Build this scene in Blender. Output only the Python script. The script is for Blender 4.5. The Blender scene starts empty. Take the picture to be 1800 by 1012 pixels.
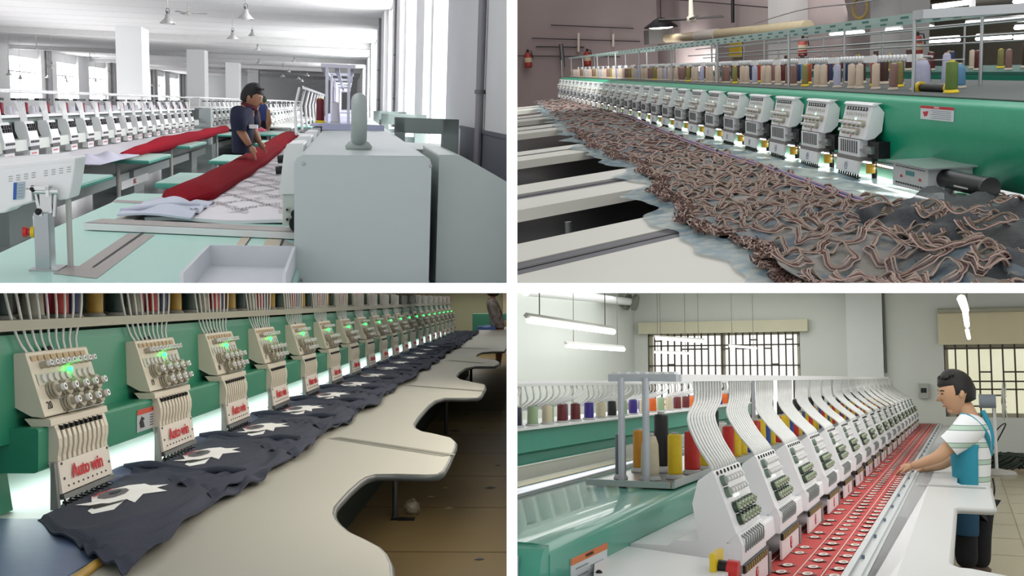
import bpy, bmesh, math, random
from mathutils import Vector, Matrix
R = random.Random(7)
PI = math.pi
scene = bpy.context.scene
C = scene.collection
# ---------------------------------------------------------------- camera, world, exposure
F = 1800.0                                  # focal length for an image 1800 wide
cam_data = bpy.data.cameras.new('camera'); cam = bpy.data.objects.new('camera', cam_data); C.objects.link(cam)
cam_data.sensor_width = 36.0; cam_data.lens = 36.0 * F / 1800.0
cam_data.clip_start = 0.05; cam_data.clip_end = 400
CAM = Matrix.Translation((0, 0, 1.6)) @ Matrix.Rotation(math.radians(86), 4, 'X')
cam.matrix_world = CAM
scene.camera = cam
scene.view_settings.view_transform = 'Standard'; scene.view_settings.look = 'None'
scene.view_settings.exposure = 0.0; scene.view_settings.gamma = 1.0
scene.view_settings.use_curve_mapping = False
world = bpy.data.worlds.new('world'); scene.world = world; world.use_nodes = True
world.node_tree.nodes['Background'].inputs[0].default_value = (0.975, 0.985, 1.0, 1)
world.node_tree.nodes['Background'].inputs[1].default_value = 1.04

# ---------------------------------------------------------------- four halls, each a rigid frame: x across, y along its machines, z up, origin at eye height
def frame(mx, my, xv):
    a = mx - 900; b = 506 - my
    y = Vector((a, b, -F)).normalized()
    vy = (-F*F - a*xv) / b
    v = Vector((xv, vy, -F)).normalized()
    z = -v if vy < 0 else v
    x = y.cross(z)
    return CAM @ Matrix((x, y, z)).transposed().to_4x4()
HALL = {1: frame(611, 181, -400), 2: frame(806, 126, 520), 3: frame(930, 526, 0), 4: frame(1700, 664, 0)}
SC = {0: 1.0, 1: 1.0, 2: 1.0, 3: 1.0, 4: 1.28}     # hall 4 is drawn in smaller units and built at this size
QUAD = {1: (-1, 1), 2: (1, 1), 3: (-1, -1), 4: (1, -1)}
CINV = CAM.inverted()
def ray(k, px, py):
    d = CAM.to_3x3() @ Vector((px - 900, 506 - py, -F))
    return HALL[k].to_3x3().transposed() @ d
def onX(k, px, py, X): d = ray(k, px, py); return d * (X / d.x)
def onY(k, px, py, Y): d = ray(k, px, py); return d * (Y / d.y)
def onZ(k, px, py, Z): d = ray(k, px, py); return d * (Z / d.z)

def area(k, loc, target, sx, sy, power, col=(1, 1, 1), name='area_light'):
    loc = Vector(loc)*SC[k]; target = Vector(target)*SC[k]; sx *= SC[k]; sy *= SC[k]; power *= SC[k]**2
    l = bpy.data.lights.new(name, 'AREA'); l.shape = 'RECTANGLE'; l.size = sx; l.size_y = sy; l.energy = power; l.color = col
    o = bpy.data.objects.new(name, l); C.objects.link(o)
    d = Vector(target) - Vector(loc)
    z = -d.normalized(); y = Vector((0, 1, 0)) if abs(z.y) < .9 else Vector((0, 0, 1)); x = y.cross(z).normalized(); y = z.cross(x)
    m = Matrix.Translation(loc) @ Matrix((x, y, z)).transposed().to_4x4()
    o.matrix_world = HALL[k] @ m
    return o
def slab_light(x, depth, sx, sd, power, col=(1, 1, 1), side='under', name='added_fill_light'):
    # fill light added flat under the slab, edge-on and unseen by the camera
    l = bpy.data.lights.new(name, 'AREA'); l.shape = 'RECTANGLE'; l.size = sx; l.size_y = sd; l.energy = power; l.color = col
    o = bpy.data.objects.new(name, l); C.objects.link(o)
    o.matrix_world = CAM @ Matrix.Translation((x, -.03, -depth)) @ Matrix.Rotation(-PI/2, 4, 'X')
    return o
# unseen lights added to brighten each hall (power in W)
area(1, (-1.6, 6.5, 2.1), (-1.6, 6.5, -1), 3, 3, 38)
area(2, (2.3, 6.5, 1.9), (2.0, 6.5, -1), 2.2, 7, 42)
area(2, (2.5, 15, 3.4), (3.0, 20, 0), 5, 8, 340)
slab_light(-.85, 7, 1.0, 9, 15, (1, .96, .92))
slab_light(-.14, 4.8, .22, 5, 17, (1, .93, .82))
slab_light(-1.0, 19, 1.6, 12, 22, (1, .96, .92))
slab_light(-1.1, 24, 1.8, 3, 34, (1, .96, .9))
slab_light(2.2, 6.4, 3.0, 6, 60)
slab_light(2.4, 14, 5, 6, 160)
area(1, (-9, 30, -.7), (-9, 30, 2), 5, 34, 800)
area(2, (5.6, 17.5, -.5), (12, 20, .2), 1.4, 11, 330)


# ---------------------------------------------------------------- materials
def lin(c):
    return c / 12.92 if c <= 0.04045 else ((c + 0.055) / 1.055) ** 2.4
def col(h):
    return tuple(lin(int(h[i:i+2], 16) / 255) for i in (0, 2, 4)) + (1,)
MATS = {}
def mat(name, h, rough=0.5, metal=0.0, emit=0.0, var=0.06, scale=8.0, bump=0.0, alpha=1.0, spec=0.5, coat=0.0, h2=None, emit_h=None):
    if name in MATS: return MATS[name]
    m = bpy.data.materials.new(name); m.use_nodes = True; nt = m.node_tree
    b = nt.nodes['Principled BSDF']; c = col(h)
    b.inputs['Roughness'].default_value = rough; b.inputs['Metallic'].default_value = metal
    b.inputs['Specular IOR Level'].default_value = spec
    if coat: b.inputs['Coat Weight'].default_value = coat
    if alpha < 1: b.inputs['Alpha'].default_value = alpha
    tc = nt.nodes.new('ShaderNodeTexCoord'); nz = nt.nodes.new('ShaderNodeTexNoise')
    nz.inputs['Scale'].default_value = scale; nz.inputs['Detail'].default_value = 4
    nt.links.new(tc.outputs['Object'], nz.inputs['Vector'])
    mx = nt.nodes.new('ShaderNodeMix'); mx.data_type = 'RGBA'
    c2 = col(h2) if h2 else tuple(v * (1 - 2*var) for v in c[:3]) + (1,)
    mx.inputs[6].default_value = c2; mx.inputs[7].default_value = c
    if h2:
        mr = nt.nodes.new('ShaderNodeMapRange'); mr.inputs[1].default_value = .4; mr.inputs[2].default_value = .6
        nt.links.new(nz.outputs['Fac'], mr.inputs[0]); nt.links.new(mr.outputs[0], mx.inputs[0])
    else:
        nt.links.new(nz.outputs['Fac'], mx.inputs[0])
    nt.links.new(mx.outputs[2], b.inputs['Base Color'])
    if bump:
        bp = nt.nodes.new('ShaderNodeBump'); bp.inputs['Strength'].default_value = bump; bp.inputs['Distance'].default_value = .01
        n2 = nt.nodes.new('ShaderNodeTexNoise'); n2.inputs['Scale'].default_value = scale * 8
        nt.links.new(tc.outputs['Object'], n2.inputs['Vector']); nt.links.new(n2.outputs['Fac'], bp.inputs['Height'])
        nt.links.new(bp.outputs[0], b.inputs['Normal'])
    if emit:
        b.inputs['Emission Color'].default_value = col(emit_h or h); b.inputs['Emission Strength'].default_value = emit
    MATS[name] = m
    return m

# ---------------------------------------------------------------- mesh builder in hall coordinates
ORG = {}; HOF = {}; TOPS = []
CUR = [1]
class MB:
    def __init__(s): s.v = []; s.f = []; s.mi = []; s.sm = []; s.m = 0; s.smooth = False
    def mat(s, i): s.m = i; return s
    def add(s, vs, fs, smooth=None):
        o = len(s.v); s.v += [Vector(v) for v in vs]
        for f in fs: s.f.append([o + i for i in f]); s.mi.append(s.m); s.sm.append(s.smooth if smooth is None else smooth)
        return s
    def box(s, a, b):
        (x0, y0, z0), (x1, y1, z1) = a, b
        return s.add([(x0,y0,z0),(x1,y0,z0),(x1,y1,z0),(x0,y1,z0),(x0,y0,z1),(x1,y0,z1),(x1,y1,z1),(x0,y1,z1)],
                     [(0,3,2,1),(4,5,6,7),(0,1,5,4),(1,2,6,5),(2,3,7,6),(3,0,4,7)])
    def quad(s, a, b, c, d): return s.add([a, b, c, d], [(0,1,2,3)])
    def prismy(s, prof, y0, y1, smooth=False, caps=True):      # profile of (x,z) swept along y
        n = len(prof); vs = [(x, y0, z) for x, z in prof] + [(x, y1, z) for x, z in prof]
        s.add(vs, [(i, (i+1) % n, n + (i+1) % n, n + i) for i in range(n)], smooth)
        if caps: s.add(vs, [tuple(range(n))[::-1], tuple(range(n, 2*n))], False)
        return s
    def prismz(s, prof, z0, z1, smooth=False):                 # outline of (x,y) swept up
        n = len(prof); vs = [(x, y, z0) for x, y in prof] + [(x, y, z1) for x, y in prof]
        s.add(vs, [(i, (i+1) % n, n + (i+1) % n, n + i) for i in range(n)], smooth)
        return s.add(vs, [tuple(range(n))[::-1], tuple(range(n, 2*n))], False)
    def prismx(s, prof, x0, x1, smooth=False):                 # outline of (y,z) swept across
        n = len(prof); vs = [(x0, y, z) for y, z in prof] + [(x1, y, z) for y, z in prof]
        s.add(vs, [(i, (i+1) % n, n + (i+1) % n, n + i) for i in range(n)], smooth)
        return s.add(vs, [tuple(range(n))[::-1], tuple(range(n, 2*n))], False)
    def tube(s, pts, r, n=6, caps=True):
        pts = [Vector(p) for p in pts]; rs = r if isinstance(r, (list, tuple)) else [r] * len(pts)
        rings = []
        up = None
        for i, p in enumerate(pts):
            t = (pts[min(i+1, len(pts)-1)] - pts[max(i-1, 0)]).normalized()
            if up is None: up = Vector((0,0,1)) if abs(t.z) < .9 else Vector((0,1,0))
            a = t.cross(up).normalized(); b = a.cross(t).normalized(); up = b
            rings += [p + (a * math.cos(2*PI*j/n) + b * math.sin(2*PI*j/n)) * rs[i] for j in range(n)]
        fs = [(i*n + j, i*n + (j+1) % n, (i+1)*n + (j+1) % n, (i+1)*n + j) for i in range(len(pts)-1) for j in range(n)]
        s.add(rings, fs, n > 4)
        if caps:
            s.add(rings[:n], [tuple(range(n))[::-1]], False); s.add(rings[-n:], [tuple(range(n))], False)
        return s
    def cyl(s, a, b, r, n=12): return s.tube([a, b], r, n)
    def lathe(s, c, prof, n=14, axis=(0,0,1)):                 # profile of (radius, height)
        ax = Vector(axis).normalized(); a = ax.orthogonal().normalized(); b = ax.cross(a); c = Vector(c)
        vs = [c + ax*h + (a*math.cos(2*PI*j/n) + b*math.sin(2*PI*j/n))*r for r, h in prof for j in range(n)]
        fs = [(i*n + j, i*n + (j+1) % n, (i+1)*n + (j+1) % n, (i+1)*n + j) for i in range(len(prof)-1) for j in range(n)]
        return s.add(vs, fs, True)
    def ball(s, c, r, n=10, m=7, sq=(1,1,1)):
        c = Vector(c); vs = []; fs = []
        for i in range(m+1):
            t = PI*i/m
            for j in range(n):
                q = 2*PI*j/n
                vs.append(c + Vector((math.sin(t)*math.cos(q)*sq[0], math.sin(t)*math.sin(q)*sq[1], math.cos(t)*sq[2]))*r)
        for i in range(m):
            for j in range(n): fs.append((i*n+j, (i+1)*n+j, (i+1)*n+(j+1)%n, i*n+(j+1)%n))
        return s.add(vs, fs, True)
    def grid(s, fn, nu, nv, thick=0.0, smooth=True):           # sheet of points fn(u,v); thick gives it a back
        top = [Vector(fn(i/nu, j/nv)) for i in range(nu+1) for j in range(nv+1)]
        w = nv + 1
        fs = [(i*w+j, (i+1)*w+j, (i+1)*w+j+1, i*w+j+1) for i in range(nu) for j in range(nv)]
        s.add(top, fs, smooth)
        if thick:
            bot = [p - Vector((0,0,thick)) for p in top]
            s.add(bot, [f[::-1] for f in fs], smooth)
            rim = [i*w for i in range(nu+1)] + [nu*w + j for j in range(1, nv+1)] + [i*w+nv for i in range(nu-1, -1, -1)] + [j for j in range(nv-1, 0, -1)]
            n = len(top); k = len(rim)
            s.add(top + bot, [(rim[i], rim[(i+1)%k], n + rim[(i+1)%k], n + rim[i]) for i in range(k)], False)
        return s
    def bounds(s):
        return [min(v[i] for v in s.v) for i in range(3)], [max(v[i] for v in s.v) for i in range(3)]
    def build(s, name, mats, parent=None, origin=None, bevel=0.0, sub=0, solid=0.0):
        if not isinstance(mats, (list, tuple)): mats = [mats]
        if origin is None:
            if parent is not None: origin = ORG[parent.name]
            else:
                a, b = s.bounds(); origin = ((a[0]+b[0])/2, (a[1]+b[1])/2, a[2])
        og = Vector(origin)
        me = bpy.data.meshes.new(name)
        me.from_pydata([tuple(v - og) for v in s.v], [], s.f)
        for m in mats: me.materials.append(m)
        me.polygons.foreach_set('material_index', s.mi); me.polygons.foreach_set('use_smooth', s.sm)
        me.update()
        o = bpy.data.objects.new(name, me); C.objects.link(o)
        reg(o, og, parent)
        if bevel:
            md = o.modifiers.new('bevel', 'BEVEL'); md.width = bevel; md.segments = 2; md.limit_method = 'ANGLE'
        if solid:
            md = o.modifiers.new('solid', 'SOLIDIFY'); md.thickness = solid
        if sub:
            md = o.modifiers.new('sub', 'SUBSURF'); md.levels = sub; md.render_levels = sub
        return o
def reg(o, og, parent=None):
    ORG[o.name] = Vector(og)
    if parent is not None:
        o.parent = parent; o.location = Vector(og) - ORG[parent.name]
    else:
        o.location = og; HOF[o.name] = CUR[0]; TOPS.append(o)
    return o
def thing(name, label, cat, loc, group=None):
    o = bpy.data.objects.new(name, None); C.objects.link(o); o.empty_display_size = .1
    reg(o, loc); return tag(o, label, cat, group)
def tag(o, label=None, cat=None, group=None, kind=None):
    if label: o['label'] = label
    if cat: o['category'] = cat
    if group: o['group'] = group
    if kind: o['kind'] = kind
    return o
def struct(o): o['kind'] = 'structure'; return o
def dup(src, off=(0,0,0), parent=None, label=None, group=None, top=None):
    off = Vector(off)
    c = src.copy(); C.objects.link(c)
    og = ORG[src.name] + off
    if src.parent is None: c.parent = None; reg(c, og)
    else: reg(c, og, parent if parent is not None else src.parent)
    if label: c['label'] = label
    if group: c['group'] = group
    for ch in [x for x in src.children]:
        dup(ch, off, c)
    return c
def text(s, name, m, size, mtx, parent, extrude=0.0005, align='CENTER', bold=0.0, shear=0.0):
    cu = bpy.data.curves.new(name, 'FONT'); cu.body = s; cu.size = size; cu.align_x = align; cu.align_y = 'CENTER'
    cu.extrude = extrude; cu.offset = bold; cu.shear = shear; cu.resolution_u = 3
    t = bpy.data.objects.new('tmp', cu); C.objects.link(t)
    dg = bpy.context.evaluated_depsgraph_get(); me = bpy.data.meshes.new_from_object(t.evaluated_get(dg))
    bpy.data.objects.remove(t); me.name = name
    og = ORG[parent.name]
    me.transform(Matrix.Translation(-og) @ mtx)
    me.materials.clear(); me.materials.append(m)
    o = bpy.data.objects.new(name, me); C.objects.link(o)
    return reg(o, og, parent)
def basis(o, x, y):                          # matrix of a plane: origin, reading direction, up direction
    x = Vector(x).normalized(); y = Vector(y); y = (y - x*y.dot(x)).normalized(); z = x.cross(y)
    m = Matrix((x, y, z)).transposed().to_4x4(); return Matrix.Translation(o) @ m
def lerp(a, b, t): return Vector(a) * (1-t) + Vector(b) * t
def ordinal(i):
    i += 1
    one = ['', 'first','second','third','fourth','fifth','sixth','seventh','eighth','ninth','tenth','eleventh','twelfth','thirteenth','fourteenth','fifteenth','sixteenth','seventeenth','eighteenth','nineteenth']
    if i < 20: return one[i]
    t = ['twent','thirt','fort','fift','sixt','sevent','eight','ninet'][i//10-2]
    return t + 'ieth' if i % 10 == 0 else t + 'y-' + one[i % 10]

# skinned body: joints with radii, grown into one surface
def skin(name, joints, bones, m, parent, sub=2, root=0, origin=None):
    me = bpy.data.meshes.new(name)
    og = ORG[parent.name] if parent is not None else Vector(origin)
    me.from_pydata([tuple(Vector(j[0]) - og) for j in joints], bones, [])
    o = bpy.data.objects.new(name, me); C.objects.link(o)
    me.materials.append(m)
    md = o.modifiers.new('skin', 'SKIN'); md.use_smooth_shade = True
    for i, j in enumerate(joints):
        sv = me.skin_vertices[0].data[i]; r = j[1]; sv.radius = r if isinstance(r, tuple) else (r, r); sv.use_root = (i == root)
    ss = o.modifiers.new('sub', 'SUBSURF'); ss.levels = sub; ss.render_levels = sub
    dg = bpy.context.evaluated_depsgraph_get(); me2 = bpy.data.meshes.new_from_object(o.evaluated_get(dg))
    o.modifiers.clear(); o.data = me2; me2.name = name
    for p in me2.polygons: p.use_smooth = True
    if not me2.materials: me2.materials.append(m)
    return reg(o, og, parent)

# ---------------------------------------------------------------- shared materials
M_CREAM = mat('cream_enamel', 'D9D0BE', .35, var=.02)
M_WHITE = mat('white_enamel', 'ECEDEE', .35, var=.02)
M_LGREY = mat('light_grey_plastic', 'C9C8C2', .4, var=.03)
M_KNOB = mat('stone_grey_plastic', 'AFA896', .45, var=.04)
M_DARK = mat('black_metal', '17171A', .4, .3)
M_STEEL = mat('brushed_steel', 'B9BBBC', .3, .9)
M_DSTEEL = mat('dull_steel', '6E6F70', .4, .8)
M_CHROME = mat('chrome', 'DADCDD', .15, 1.0)
M_RED = mat('red_print', 'C8202C', .5)
M_BLACKP = mat('black_print', '1A1A1A', .6)
M_WHITEP = mat('white_print', 'F2F2F0', .6)
M_YEL = mat('yellow_plastic', 'E8C81C', .4)
M_REDP = mat('red_plastic', 'C62420', .3)
M_TUBE = mat('translucent_white_tube', 'E4E6E2', .25, alpha=.85)
M_LED = mat('green_indicator', '30FF60', .3, emit=9, emit_h='20FF50')
M_SKIN = mat('skin', 'B98363', .55, var=.05)
M_HAIR = mat('black_hair', '15120F', .6, var=.2, scale=60)

def spool_mesh(r, h, kind):
    """kind: tall = straight spool on a cone foot; cone = tapered cone of thread"""
    b = MB()
    b.m = 0
    if kind == 'tall':
        b.lathe((0,0,0), [(r*.01, h*.10), (r, h*.10), (r*1.02, h*.14), (r*1.0, h*.5), (r*.97, h*.93), (r*.8, h*.96), (.001, h*.96)], 14)
    elif kind == 'fat':
        b.lathe((0,0,0), [(r*.01, h*.08), (r*1.0, h*.08), (r*1.12, h*.2), (r*1.02, h*.75), (r*.7, h*.93), (.001, h*.94)], 14)
    else:
        b.lathe((0,0,0), [(r*.01, h*.06), (r*1.1, h*.06), (r*1.05, h*.12), (r*.8, h*.93), (r*.6, h*.96), (.001, h*.96)], 14)
    return b
def make_spool(r, h, m, m_foot, label, loc, group, kind='tall', name='thread_spool', foot=True):
    b = spool_mesh(r, h, kind)
    for i, v in enumerate(b.v): b.v[i] = v + Vector(loc)
    o = b.build(name, m, origin=loc); tag(o, label, 'thread', group)
    f = MB(); f.lathe(loc, [(.001, 0), (r*1.35, 0), (r*1.35, h*.03), (r*1.0, h*.105), (.001, h*.105)], 14)
    if foot: f.build('spool_foot', m_foot, parent=o)
    c = MB(); c.lathe(loc, [(r*.5, h*.94), (r*.5, h*1.0), (.001, h*1.0)], 10); c.build('spool_core', m_foot, parent=o)
    return o

def curve_pts(ps, n=6):
    """Catmull-Rom through the points"""
    ps = [Vector(p) for p in ps]; q = [ps[0]*2 - ps[1]] + ps + [ps[-1]*2 - ps[-2]]; out = []
    for i in range(1, len(q)-2):
        for j in range(n):
            t = j/n; a, b, c, d = q[i-1:i+3]
            out.append(.5*((2*b) + (c-a)*t + (2*a-5*b+4*c-d)*t*t + (3*b-a-3*c+d)*t**3))
    out.append(ps[-1]); return out

def face(hc, fdir, s, skn, parent, hairm, hair_long=False):
    """a head: skull, jaw, nose, ear, eyes, brows and mouth; fdir is where it looks, s its height"""
    f = Vector(fdir).normalized(); r = f.cross(Vector((0,0,1))).normalized(); up = r.cross(f); hc = Vector(hc)
    def Q(a, c, d): return hc + f*a*s + r*c*s + up*d*s
    b = MB(); n, m = 18, 14; vs = []
    for i in range(m+1):
        t = PI*i/m
        for j in range(n):
            q = 2*PI*j/n; a = math.sin(t)*math.cos(q); c = math.sin(t)*math.sin(q); d = math.cos(t)
            A = a*.40; Cc = c*.32; D = d*.5
            if d < 0: A = a*(.40 - .10*(-d)) + .05*(-d); Cc = c*(.32 - .10*(-d))
            if a > 0.2 and d > -.3 and d < .5: A *= .97
            vs.append(Q(A, Cc, D))
    b.add(vs, [(i*n+j, (i+1)*n+j, (i+1)*n+(j+1)%n, i*n+(j+1)%n) for i in range(m) for j in range(n)], True)
    b.add([Q(.37,-.03,.06), Q(.37,.03,.06), Q(.49,.0,-.10), Q(.37,-.055,-.13), Q(.37,.055,-.13)], [(0,1,2),(0,2,3),(1,4,2),(3,2,4)], True)       # nose
    b.ball(Q(.33,0,-.235), .055*s, 8, 6, (1,1,.6)); b.ball(Q(.20,0,-.36), .10*s, 8, 6)
    for sd in (-1, 1): b.ball(Q(-.03, sd*.325, -.03), .085*s, 8, 6, (.8,.35,1.1))
    h = b.build('head', skn, parent)
    for sd in (-1, 1):
        b = MB(); b.ball(Q(.335, sd*.13, .045), .035*s, 8, 6, (1,1,.55)); b.build('eye', M_BLACKP, h)
        b = MB(); b.tube([Q(.36, sd*.06, .115), Q(.355, sd*.14, .13), Q(.30, sd*.2, .11)], .013*s, 5); b.build('eyebrow', hairm, h)
    b = MB(); b.tube([Q(.345,-.08,-.245), Q(.38,0,-.24), Q(.345,.08,-.245)], .009*s, 5); b.build('mouth', mat('lip', '8E5648', .6), h)
    b = MB(); rr = random.Random(3); vs = []
    for i in range(m+1):
        t = PI*i/m
        for j in range(n):
            q = 2*PI*j/n; a = math.sin(t)*math.cos(q); c = math.sin(t)*math.sin(q); d = math.cos(t)
            lowest = -.45 if a < -.35 else (-.02 if a < .35 else .38)
            if d < lowest:
                k = .84
            else: k = 1.06 + rr.uniform(-.015,.03) + (.05 if d > .5 and a > 0 else 0)
            vs.append(Q(a*.40*k - (.012 if d > 0 else 0), c*.32*k, d*.5*k + (.02 if d > .3 else 0)))
    b.add(vs, [(i*n+j, (i+1)*n+j, (i+1)*n+(j+1)%n, i*n+(j+1)%n) for i in range(m) for j in range(n)], True)
    for q in range(30):
        a0 = rr.uniform(-1.3, 1.3); p = Q(.30*math.cos(a0), .29*math.sin(a0), .43); b.tube([p - f*.05*s, p + f*.02*s*math.cos(a0) + r*.05*s*math.sin(a0) + up*rr.uniform(-.07,.02)*s], [.045*s, .02*s], 5)
    b.build('hair', hairm, h)
    return h
def hand(c, d, s, m, parent, curl=.5):
    d = Vector(d).normalized(); side = d.cross(Vector((0,0,1))).normalized(); up = side.cross(d); c = Vector(c)
    js = [(c, .26*s), (c + d*.35*s, .30*s), (c + d*.62*s, .26*s)]; bn = [(0,1),(1,2)]
    b = MB(); b.ball(c + d*.3*s, .42*s, 10, 7, (1, 1, .5)) if False else b.tube([c, c + d*.3*s, c + d*.75*s], [.2*s, .32*s, .30*s], 8)
    for j in range(4):
        base = c + d*.7*s + side*(j-1.5)*.17*s; L = (.75, .85, .8, .6)[j]*s
        b.tube([base, base + d*L*.4 - up*L*.10, base + d*L*.7 - up*L*.35*curl*1.5, base + d*L*.85 - up*L*.8*curl], [.095*s, .09*s, .08*s, .06*s], 6)
    t = c + d*.25*s - side*.25*s; b.tube([t, t + d*.25*s - side*.22*s - up*.1*s, t + d*.55*s - side*.22*s - up*.25*s], [.11*s, .10*s, .07*s], 6)
    return b.build('hand', m, parent)

def loft(name, rings, m, parent, a0=0, a1=360, n=20, thick=0.0, cap=True):
    """a garment of horizontal ellipses: (centre, half width along x, half width along y); angles measured from +x"""
    b = MB(); full = (a1 - a0) >= 360; k = n if full else n + 1; vs = []
    for c, rx, ry in rings:
        c = Vector(c)
        for j in range(k):
            t = math.radians(a0 + (a1-a0)*j/n); vs.append(c + Vector((rx*math.cos(t), ry*math.sin(t), 0)))
    fs = []
    for i in range(len(rings)-1):
        for j in range(n):
            j2 = (j+1) % k; fs.append((i*k+j, i*k+j2, (i+1)*k+j2, (i+1)*k+j))
    b.add(vs, fs, True)
    if full and cap: b.add(vs[:k], [tuple(range(k))], True); b.add(vs[-k:], [tuple(range(k))[::-1]], True)
    return b.build(name, m, parent, solid=thick, sub=1)
def smooth_rings(rs, n=4):
    """rings given as (left point, right point, half depth) are interpolated smoothly"""
    A = curve_pts([r[0] for r in rs], n); B_ = curve_pts([r[1] for r in rs], n); D_ = curve_pts([Vector((r[2], 0, 0)) for r in rs], n)
    return [((a+c)/2, max(.005, (c-a).length/2), max(.005, d.x)) for a, c, d in zip(A, B_, D_)]
def sleeve(name, pts, rs, m, parent):
    b = MB(); b.tube(curve_pts(pts, 3), [rs[0] + (rs[1]-rs[0])*t/(3*(len(pts)-1)) for t in range(3*(len(pts)-1)+1)], 14); return b.build(name, m, parent)

# ================================================================ upper left hall: bright white factory floor, pale green machines
CUR[0] = 1
FL1 = -1.75; CE = 2.3; TZ1 = -.72
def p1(px, py, Y): return onY(1, px, py, Y)
def x1_(px, py, X): return onX(1, px, py, X)
m_wall1 = mat('white_plaster', 'EDEDED', .85, var=.02, scale=.6)
m_ceil1 = mat('white_panel_ceiling', 'E9E7E8', .8, var=.03, scale=.5)
m_floor1 = mat('grey_polished_floor', '84878A', .18, var=.06, scale=.7)
m_pale = mat('pale_sage_machine_paint', 'B9C3C3', .4, var=.02, scale=2)
m_sage = mat('grey_sage_paint', '8E9C98', .45, var=.04)
m_dsage = mat('dark_sage_paint', '58645F', .5, var=.06)
m_gtop = mat('mint_table_laminate', 'AEDDD0', .3, var=.02, scale=2)
m_gedge = mat('teal_table_edge', '4AA493', .4)
m_day = mat('bright_daylight_curtain', 'FFFFFF', .8, emit=7)
m_mull = mat('pale_mullion', 'CDD0D2', .6)
b = MB(); b.box((-18, 2, FL1-.1), (1.6, 121, FL1)); struct(b.build('floor', m_floor1))
b = MB(); b.box((-18, 2, CE), (1.6, 121, CE+.1)); struct(b.build('ceiling', m_ceil1))
b = MB()
for j in range(34): b.box((-17.2, 5+j*2.2, CE-.004), (1, 5.02+j*2.2, CE))
struct(b.build('trim_ceiling_joint', mat('ceiling_joint', 'D2D1D2', .8)))
b = MB(); b.box((-18, 112, FL1), (1.6, 112.3, CE)); struct(b.build('wall_back', mat('grey_white_wall', 'C9CACB', .85)))
b = MB()
for y in (41, 57, 74, 88): b.box((-17.2, y, CE-.22), (1, y+.5, CE))
struct(b.build('trim_beam', mat('grey_white_beam', 'D5D4D4', .8)))
for n, y in enumerate((37.6, 53.5, 70, 85)):
    b = MB(); w = .42; b.box((-7.85, y, FL1), (-7.0, y+1.4, CE)); struct(b.build('trim_column', mat('white_column', 'EBECEC', .85, var=.01)))
# left wall: piers and windows with pale curtains
yy = lambda px: x1_(px, 130, -17.2).y
spans = [(10,66),(94,132),(151,184),(204,226),(250,260),(273,286),(295,311),(321,330)]
b = MB(); last = 20.0
for l, r in spans:
    b.box((-17.5, last, FL1), (-17.0, yy(l), CE)); last = yy(r)
b.box((-17.5, last, FL1), (-17.0, 112, CE)); b.box((-17.5, 20, 1.75), (-17.15, 112, CE)); b.box((-17.5, 20, FL1), (-17.15, 112, -.45))
struct(b.build('wall_left', m_wall1))
for n, (l, r) in enumerate(spans):
    w = bpy.data.objects.new('window_%d' % (n+3), None); C.objects.link(w); reg(w, (-17.3, yy(l), -.45)); w['kind'] = 'structure'
    b = MB(); b.box((-17.45, yy(l), -.45), (-17.4, yy(r), 1.75)); b.build('pane', m_day, w)
    b = MB()
    for t in (0, .5, 1): y = yy(l)*(1-t) + yy(r)*t; b.box((-17.38, y-.06, -.45), (-17.32, y+.06, 1.75))
    b.box((-17.38, yy(l), .95), (-17.32, yy(r), 1.02)); b.build('window_frame', m_mull, w)
for n, px in enumerate((74, 190, 262, 314)):
    y = yy(px); b = MB(); b.cyl((-16.8, y, FL1+.01), (-16.8, y, CE-.01), .16, 10); tag(b.build('drain_pipe', mat('grey_pipe', '9C9A9C', .5)), 'grey vertical drain pipe on the far window wall, %s from the left' % ordinal(n), 'pipe')
# right wall
XR1 = .98
def yr(px): return x1_(px, 100, XR1-.05).y
sp2_ = [(753,777),(708,735),(679,692),(655,664),(645,651),(637,641)]
b = MB(); last = 3.0; segs = []
for l, r in sp2_:
    b.box((XR1, last, FL1), (XR1+.35, yr(r), CE)); last = yr(l)
b.box((XR1, last, FL1), (XR1+.35, 112, CE)); b.box((XR1+.05, 3, CE-.08), (XR1+.35, 112, CE)); b.box((XR1+.05, 3, FL1), (XR1+.35, 112, -.75))
struct(b.build('wall_right', mat('white_plaster_grey', 'D6D6D8', .85, var=.05, scale=1.2)))
b = MB()
for l, r in ((737,752),(693,707),(665,678),(652,655)): b.box((XR1-.10, yr(r), FL1), (XR1+.02, yr(l), CE))
struct(b.build('trim_pilaster', m_wall1))
b = MB(); b.box((XR1-.012, 3, FL1), (XR1, yr(805), -.17)); b.box((XR1-.02, 3, -.18), (XR1, yr(805), -.155)); struct(b.build('trim_wainscot', mat('slate_wainscot', '5B5C66', .7, var=.05)))
for n, (l, r) in enumerate(sp2_):
    w = bpy.data.objects.new('window_%d' % (n+11), None); C.objects.link(w); reg(w, (XR1+.2, yr(r), -.7)); w['kind'] = 'structure'
    b = MB(); b.box((XR1+.25, yr(r), -.75), (XR1+.28, yr(l), CE-.08)); b.build('pane', m_day, w)
    b = MB(); b.grid(lambda u, v: (XR1+.1+.02*math.sin(u*60), yr(r)+(yr(l)-yr(r))*(.1+.25*u), -.6 + v*2.6), 30, 2); b.build('curtain', mat('thin_white_curtain', 'F4F2F2', .8, alpha=.7), w)
pq = [(826, .03, 'thick grey vertical pipe on the nearest part of the right wall'), (694, .02, 'grey vertical pipe on the third pilaster of the right wall'), (668, .05, 'thin dark vertical pipe farther along the right wall')]
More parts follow.
